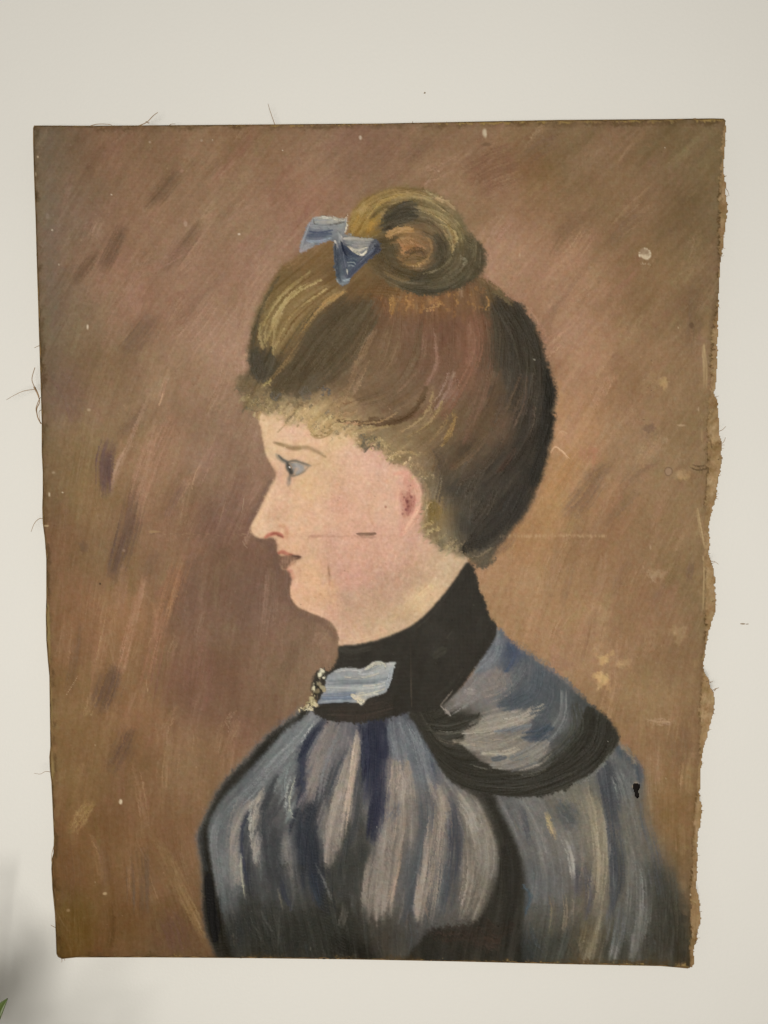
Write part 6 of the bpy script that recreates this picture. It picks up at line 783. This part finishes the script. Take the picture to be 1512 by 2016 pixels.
vidx = np.arange(H * W).reshape(H, W)
allv = VV.reshape(-1, 3) - RO; allc = ALB.reshape(-1, 3); allh = HG.reshape(-1)
built = {}
for i in [0, 1, 3, 4, 5, 7, 8, 14, 2, 6, 9, 10, 11, 12, 13, 15]:
    nm, par, lab = PARTS[i]; fj, fi = np.nonzero(faceok & (fid == i))
    if len(fj) == 0: continue
    quad = np.stack([vidx[fj, fi], vidx[fj + 1, fi], vidx[fj + 1, fi + 1], vidx[fj, fi + 1]], 1)
    u, inv = np.unique(quad, return_inverse=True); inv = inv.reshape(-1).astype(np.int32)
    me = bpy.data.meshes.new(nm); n = len(quad)
    me.vertices.add(len(u)); me.vertices.foreach_set('co', allv[u].astype(np.float32).ravel())
    me.loops.add(n * 4); me.loops.foreach_set('vertex_index', inv)
    me.polygons.add(n); me.polygons.foreach_set('loop_start', np.arange(0, n * 4, 4, dtype=np.int32))
    me.update(calc_edges=True)
    ca = me.attributes.new('paint', 'FLOAT_COLOR', 'POINT'); ca.data.foreach_set('color', np.concatenate([allc[u], np.ones((len(u), 1), np.float32)], 1).ravel())
    ha = me.attributes.new('relief', 'FLOAT', 'POINT'); ha.data.foreach_set('value', allh[u].astype(np.float32))
    me.polygons.foreach_set('use_smooth', np.ones(n, bool))
    me.materials.append(M_paint)
    o = link(bpy.data.objects.new(nm, me), built[par] if par is not None else root)
    if lab: o['label'] = lab
    built[i] = o

# turned-over canvas edges running back to the wall along the fold, stretcher behind, and an added black sheet for the hole's shade
ib = int(np.argmin(np.hypot(OUT[:, 0] - 1355, OUT[:, 1] - 1907)))
def dense(P, st=10.0):
    o = []
    for p, q in zip(P[:-1], P[1:]):
        n = max(int(np.hypot(*(q - p)) / st), 1); o += [p + (q - p) * k / n for k in range(n)]
    return np.array(o + [P[-1]])
path = dense(np.vstack([OUT[ib:], OUT[:12]])); foldp = np.array([(np.interp(y, FOLD[:, 0], FOLD[:, 1]) - 3, y) for y in np.linspace(262, 1885, 60)])
ring = np.vstack([path, foldp]); isf = np.r_[np.zeros(len(path), bool), np.ones(len(foldp), bool)]; N = len(ring)
cl = np.array([np.clip(ring[:, 0], 170, 1300), np.clip(ring[:, 1], 350, 1790)]).T; dv = cl - ring; dv /= np.linalg.norm(dv, axis=1)[:, None]
wob = 1 + .45 * np.sin(np.arange(N) * 1.7) + .3 * rng.standard_normal(N); inn = ring + dv * np.where(isf, 1.0, np.clip(2.0 * wob, .8, 4))[:, None]
f3 = at(ring[:, 0], ring[:, 1], np.where(isf, -FRONT + .0016, -FRONT + .0005)); f0 = at(inn[:, 0], inn[:, 1], np.where(isf, -FRONT + .0014, -FRONT - .00022))
back = f3 + np.stack([dv[:, 0] * .0012, np.zeros(N), -dv[:, 1] * .0012], 1)
rows = [f0, f3, np.stack([back[:, 0], np.full(N, -FRONT * .5), back[:, 2]], 1), np.stack([back[:, 0], np.full(N, 0.0004), back[:, 2]], 1)]
M_edge = simple_mat('dirty_canvas_edge', tuple(s2l((116, 94, 62))), 0.85, 0.55, 160, 0.3, 0.1)
mesh_obj('turned_edge', np.vstack(rows) - RO, [(r * N + k, (r + 1) * N + k, (r + 1) * N + (k + 1) % N, r * N + (k + 1) % N) for r in range(3) for k in range(N)], M_edge, root)
xa, xb = f3[:, 0].min() + .0075, f3[:, 0].max() - .0105; za, zc = f3[:, 2].min() + .005, f3[:, 2].max() - .005; y0, y1 = -FRONT + 0.0035, 0.0005; bw = 0.042
for lo, hi in [((xa, y0, za), (xa + bw, y1, zc)), ((xb - bw, y0, za), (xb, y1, zc)), ((xa + bw + .0003, y0, za), (xb - bw - .0003, y1, za + bw)), ((xa + bw + .0003, y0, zc - bw), (xb - bw - .0003, y1, zc))]:
    box('stretcher_bar', np.array(lo) - RO, np.array(hi) - RO, M_wood, root)
box('hole_shade_sheet', np.array((xa - .002, -FRONT + .0026, za - .002)) - RO, np.array((xb + .002, -FRONT + .0034, zc + .002)) - RO, M_hole_shade, root)  # added sheet, keeps the hole as dark as a shaded hollow

# loose threads of the frayed edges
def thread(c, w=1.0, dy=-0.0005, mat=None, curl=0.004):
    P = spline(np.array(c, float).reshape(-1, 2), False, 6); n = len(P); t = np.linspace(0, 1, n)
    Q = at(P[:, 0], P[:, 1], -FRONT + .0025 + dy * t - curl * np.sin(t * 2.6) * .5) - RO
    tube('loose_thread', Q, KPX * w * .72 * (1 - .45 * t), mat or M_thread, root, 5)
for fr, c, w in [(TL, (540, 196, 575, 180, 600, 155, 618, 142), 1.3), (TL, (572, 178, 582, 184, 583, 180), 1.2), (TL, (1078, 194, 1066, 160, 1056, 130, 1050, 108), 1.0), (TL, (345, 198, 380, 188, 430, 189, 440, 196), 1.0), (TL, (660, 196, 670, 188, 686, 187), 1.0), (TR, (118, 186, 120, 180, 119, 176), .8), (TR, (252, 184, 253, 178), .8),
                 (L3, (245, 558, 225, 520, 218, 470, 235, 420, 205, 340, 190, 290, 208, 222), 1.7), (L3, (205, 340, 222, 372, 232, 396), 3.0), (L3, (212, 352, 160, 358, 125, 368, 80, 390, 38, 415), 1.0), (L3, (240, 400, 222, 440, 215, 480, 240, 555), 1.2), (L3, (245, 475, 232, 490, 238, 540), 1.0), (L3, (240, 92, 225, 95, 205, 106), 1.0), (L3, (262, 1125, 235, 1122, 205, 1150, 185, 1200), 1.1),
                 (BL, (245, 790, 220, 788, 195, 800, 165, 796), .8), (Fr(0, 1700, 3.6), (402, 456, 380, 448, 360, 436), 1.0), (Fr(0, 1700, 3.6), (430, 660, 440, 690, 432, 700), .8), (Fr(0, 1700, 3.6), (455, 662, 460, 690), .8), (BL, (262, 1150, 252, 1190, 250, 1225), 1.0),
                 (Fr(1340, 220, 10.08), (905, 1530, 940, 1590, 962, 1670), .8), (Fr(1340, 220, 10.08), (870, 1280, 895, 1275, 912, 1272), 1.0), (R4, (1200, 650, 1220, 640, 1240, 620), .9), (R4, (1200, 735, 1225, 722, 1238, 692), .9), (R4, (1190, 835, 1222, 830), .8), (R4, (1172, 430, 1195, 424), .8), (R4, (1175, 1058, 1195, 1054), .8), (R4, (1140, 1492, 1165, 1490, 1192, 1508), .8), (R4, (1140, 1510, 1160, 1500, 1170, 1494), .7), (R4, (1150, 1750, 1178, 1748), .8),
                 (Fr(1330, 1220, 5.93), (400, 740, 420, 725, 440, 716), .8), (Fr(1330, 1220, 5.93), (455, 830, 475, 805, 505, 795), 1.1), (Fr(1330, 1220, 5.93), (440, 1100, 465, 1100), .7), (Fr(1330, 1220, 5.93), (300, 1680, 328, 1672), .7), (Fr(1320, 1540, 5.31), (325, 296, 350, 298), .8), (Fr(1320, 1540, 5.31), (305, 1350, 330, 1352), .8), (Fr(1320, 1540, 5.31), (270, 1600, 295, 1575), .8), (Fr(1320, 1540, 5.31), (258, 1670, 280, 1678), .8), (BR, (835, 350, 870, 352), .8), (BR, (870, 395, 885, 385, 902, 380), 1.0)]:
    thread(fr(*c).ravel(), w, -0.001, M_thread)
for k in range(60):                                   # short broken fibres along the torn margin
    i = rng.integers(len(fine)); p = fine[i]
    if p[0] < 1355 or p[1] > 1895: continue
    thread((p[0] - 2, p[1], p[0] + rng.uniform(1.5, 5), p[1] + rng.normal(0, 2.5)), .75, 0.0, M_thread_l if k % 3 == 0 else M_thread, 0.0)

# ------------------------------------------------------------------ houseplant below the lower left corner of the painting
M_leaf = simple_mat('leaf_green', (0.085, 0.13, 0.025), 0.4, 0.3, 30, 0.2, 0.4, 0.1)
M_stem = simple_mat('stem_green', (0.10, 0.12, 0.04), 0.6, 0.2, 50)
M_pot = simple_mat('terracotta', (0.36, 0.16, 0.09), 0.8, 0.2, 25)
M_soil = simple_mat('soil', (0.03, 0.022, 0.016), 0.95, 0.3, 60)
base_p = np.array([-0.32, -0.20, 0.0])
plant = bpy.data.objects.new('houseplant', None); plant.location = base_p; link(plant)
plant['label'] = 'green-leaved houseplant, one leaf tip reaching up before the white wall'; plant['category'] = 'plant'
def lathe(name, prof, mat, parent, n=28):
    V = []; F = []
    for r, z in prof:
        for k in range(n): V.append((r * math.cos(2 * math.pi * k / n), r * math.sin(2 * math.pi * k / n), z))
    for i in range(len(prof) - 1):
        for k in range(n): F.append((i * n + k, i * n + (k + 1) % n, (i + 1) * n + (k + 1) % n, (i + 1) * n + k))
    F.append(tuple(range(n))[::-1]); F.append(tuple(range((len(prof) - 1) * n, len(prof) * n)))
    return mesh_obj(name, V, F, mat, parent, False)
lathe('pot', [(0.085, 0), (0.125, 0.22), (0.135, 0.222), (0.135, 0.26), (0.12, 0.26), (0.115, 0.235)], M_pot, plant)
lathe('soil', [(0.112, 0.225), (0.116, 0.238), (0.06, 0.243)], M_soil, plant)
def leaf(P0, P1, width, up, droop=0.15):
    """a pointed leaf from P0 to its tip P1, folded a little along the midrib, both faces real"""
    P0 = np.array(P0, float); P1 = np.array(P1, float); ax = P1 - P0; L = np.linalg.norm(ax); ax /= L
    sd = np.cross(ax, up); sd /= np.linalg.norm(sd); nn = np.cross(sd, ax); V = []; F = []; n = 9; th = 0.0004
    for lay in (1, -1):
        for i in range(n):
            t = i / (n - 1); w = width * (math.sin(math.pi * t ** 0.75) ** 0.9) * 0.5 + 0.0003; c = P0 + ax * L * t + nn * (droop * L * math.sin(math.pi * t) * 0.5)
            for s in (-1, -.5, 0, .5, 1): V.append(c + sd * w * s + nn * (abs(s) * w * 0.28 + lay * th) - base_p)
    m = n * 5
    for i in range(n - 1):
        for k in range(4):
            a = i * 5 + k; F.append((a, a + 1, a + 6, a + 5)); F.append((m + a + 5, m + a + 6, m + a + 1, m + a))
        F.append((i * 5, i * 5 + 5, m + i * 5 + 5, m + i * 5)); F.append((m + i * 5 + 4, m + i * 5 + 9, i * 5 + 9, i * 5 + 4))
    return mesh_obj('leaf', V, F, M_leaf, plant, True)
tip = at(14.5, 1966, -0.10)
LEAVES = [(tip + np.array([-0.05, 0.0, -0.075]), tip, .030)]
def shade(px, py, f, d, L=0.075, w=0.032):           # a leaf hanging in the lamp's way to that patch of the wall
    P = at(px, py, 0.0); d = np.array(d, float); d /= np.linalg.norm(d)
    for k in range(40):
        c = P + f * (LAMP - P); vis = False
        for q in (-.6, -.3, 0, .3, .6):
            r = RM.T @ (c + d * L * q - CAM); vis |= (756 + r[0] / r[1] * FPX > -25) and (1008 - r[2] / r[1] * FPX < 2040)
        if not vis: break
        f += 0.006
    LEAVES.append((c - d * L / 2, c + d * L / 2, w * .5))
for a in [(30, 2050, .09, (.9, 0, .5), .05, .018), (115, 1990, .09, (.6, -.1, 1), .045, .013), (5, 1930, .08, (-.4, 0, 1), .045, .013), (40, 1985, .12, (.3, 0, 1), .06, .018), (-30, 1850, .08, (.5, 0, .8), .04, .013), (22, 1800, .05, (-.6, 0, .7), .03, .011), (8, 1722, .05, (.3, 0, 1), .025, .009), (80, 1880, .055, (.7, 0, .8), .03, .01),
          (240, 2010, .09, (.8, .1, .6), .045, .013), (140, 2080, .10, (1, 0, .2), .05, .014), (215, 1925, .045, (.9, 0, .4), .028, .008)]:
    shade(*a)
hub = np.array([-0.30, -0.17, 0.80])
for k in range(5):
    a = base_p + np.array([0.025 * math.cos(k * 1.3), 0.025 * math.sin(k * 1.3), 0.236]); b = hub + np.array([[-.10, .02, .02], [-.03, .04, .06], [.04, .03, .0], [.10, .05, -.05], [0.0, -.05, .03]][k]); mid = (a + b) / 2 + np.array([-0.02 + 0.012 * k, 0.01, 0.03])
    pts = np.column_stack([spline(np.array([a[:2], mid[:2], b[:2]]), False, 6), spline(np.array([[a[2], 0], [mid[2], 0], [b[2], 0]]), False, 6)[:, 0]])
    tube('stem', pts - base_p, np.linspace(0.006, 0.0035, len(pts)), M_stem, plant, 7); stems_top = b
    LEAVES += [(b + np.array([0, 0, -.02 * q]), b + np.array([.09 * math.cos(q * 2.1 + k), -.03 + .05 * math.sin(q * 2.1 + k), .05 - .03 * q]), .04) for q in range(3)]
    HUBS = globals().setdefault('HUBS', []); HUBS.append(b)
for p0, p1, w in LEAVES:
    p0 = np.array(p0); p1 = np.array(p1); leaf(p0, p1, w, (0.25 * rng.normal(), -1, 0.35), 0.16)
    b = min(HUBS, key=lambda h: np.linalg.norm(h - p0))
    if np.linalg.norm(b - p0) > 0.03:
        mid = (b + p0) / 2 + np.array([0, -.01, -.02]); Q = np.column_stack([spline(np.array([b[:2], mid[:2], p0[:2]]), False, 5), spline(np.array([[b[2], 0], [mid[2], 0], [p0[2], 0]]), False, 5)[:, 0]])
        tube('leaf_stalk', Q - base_p, np.linspace(0.0022, 0.0011, len(Q)), M_stem, plant, 6)
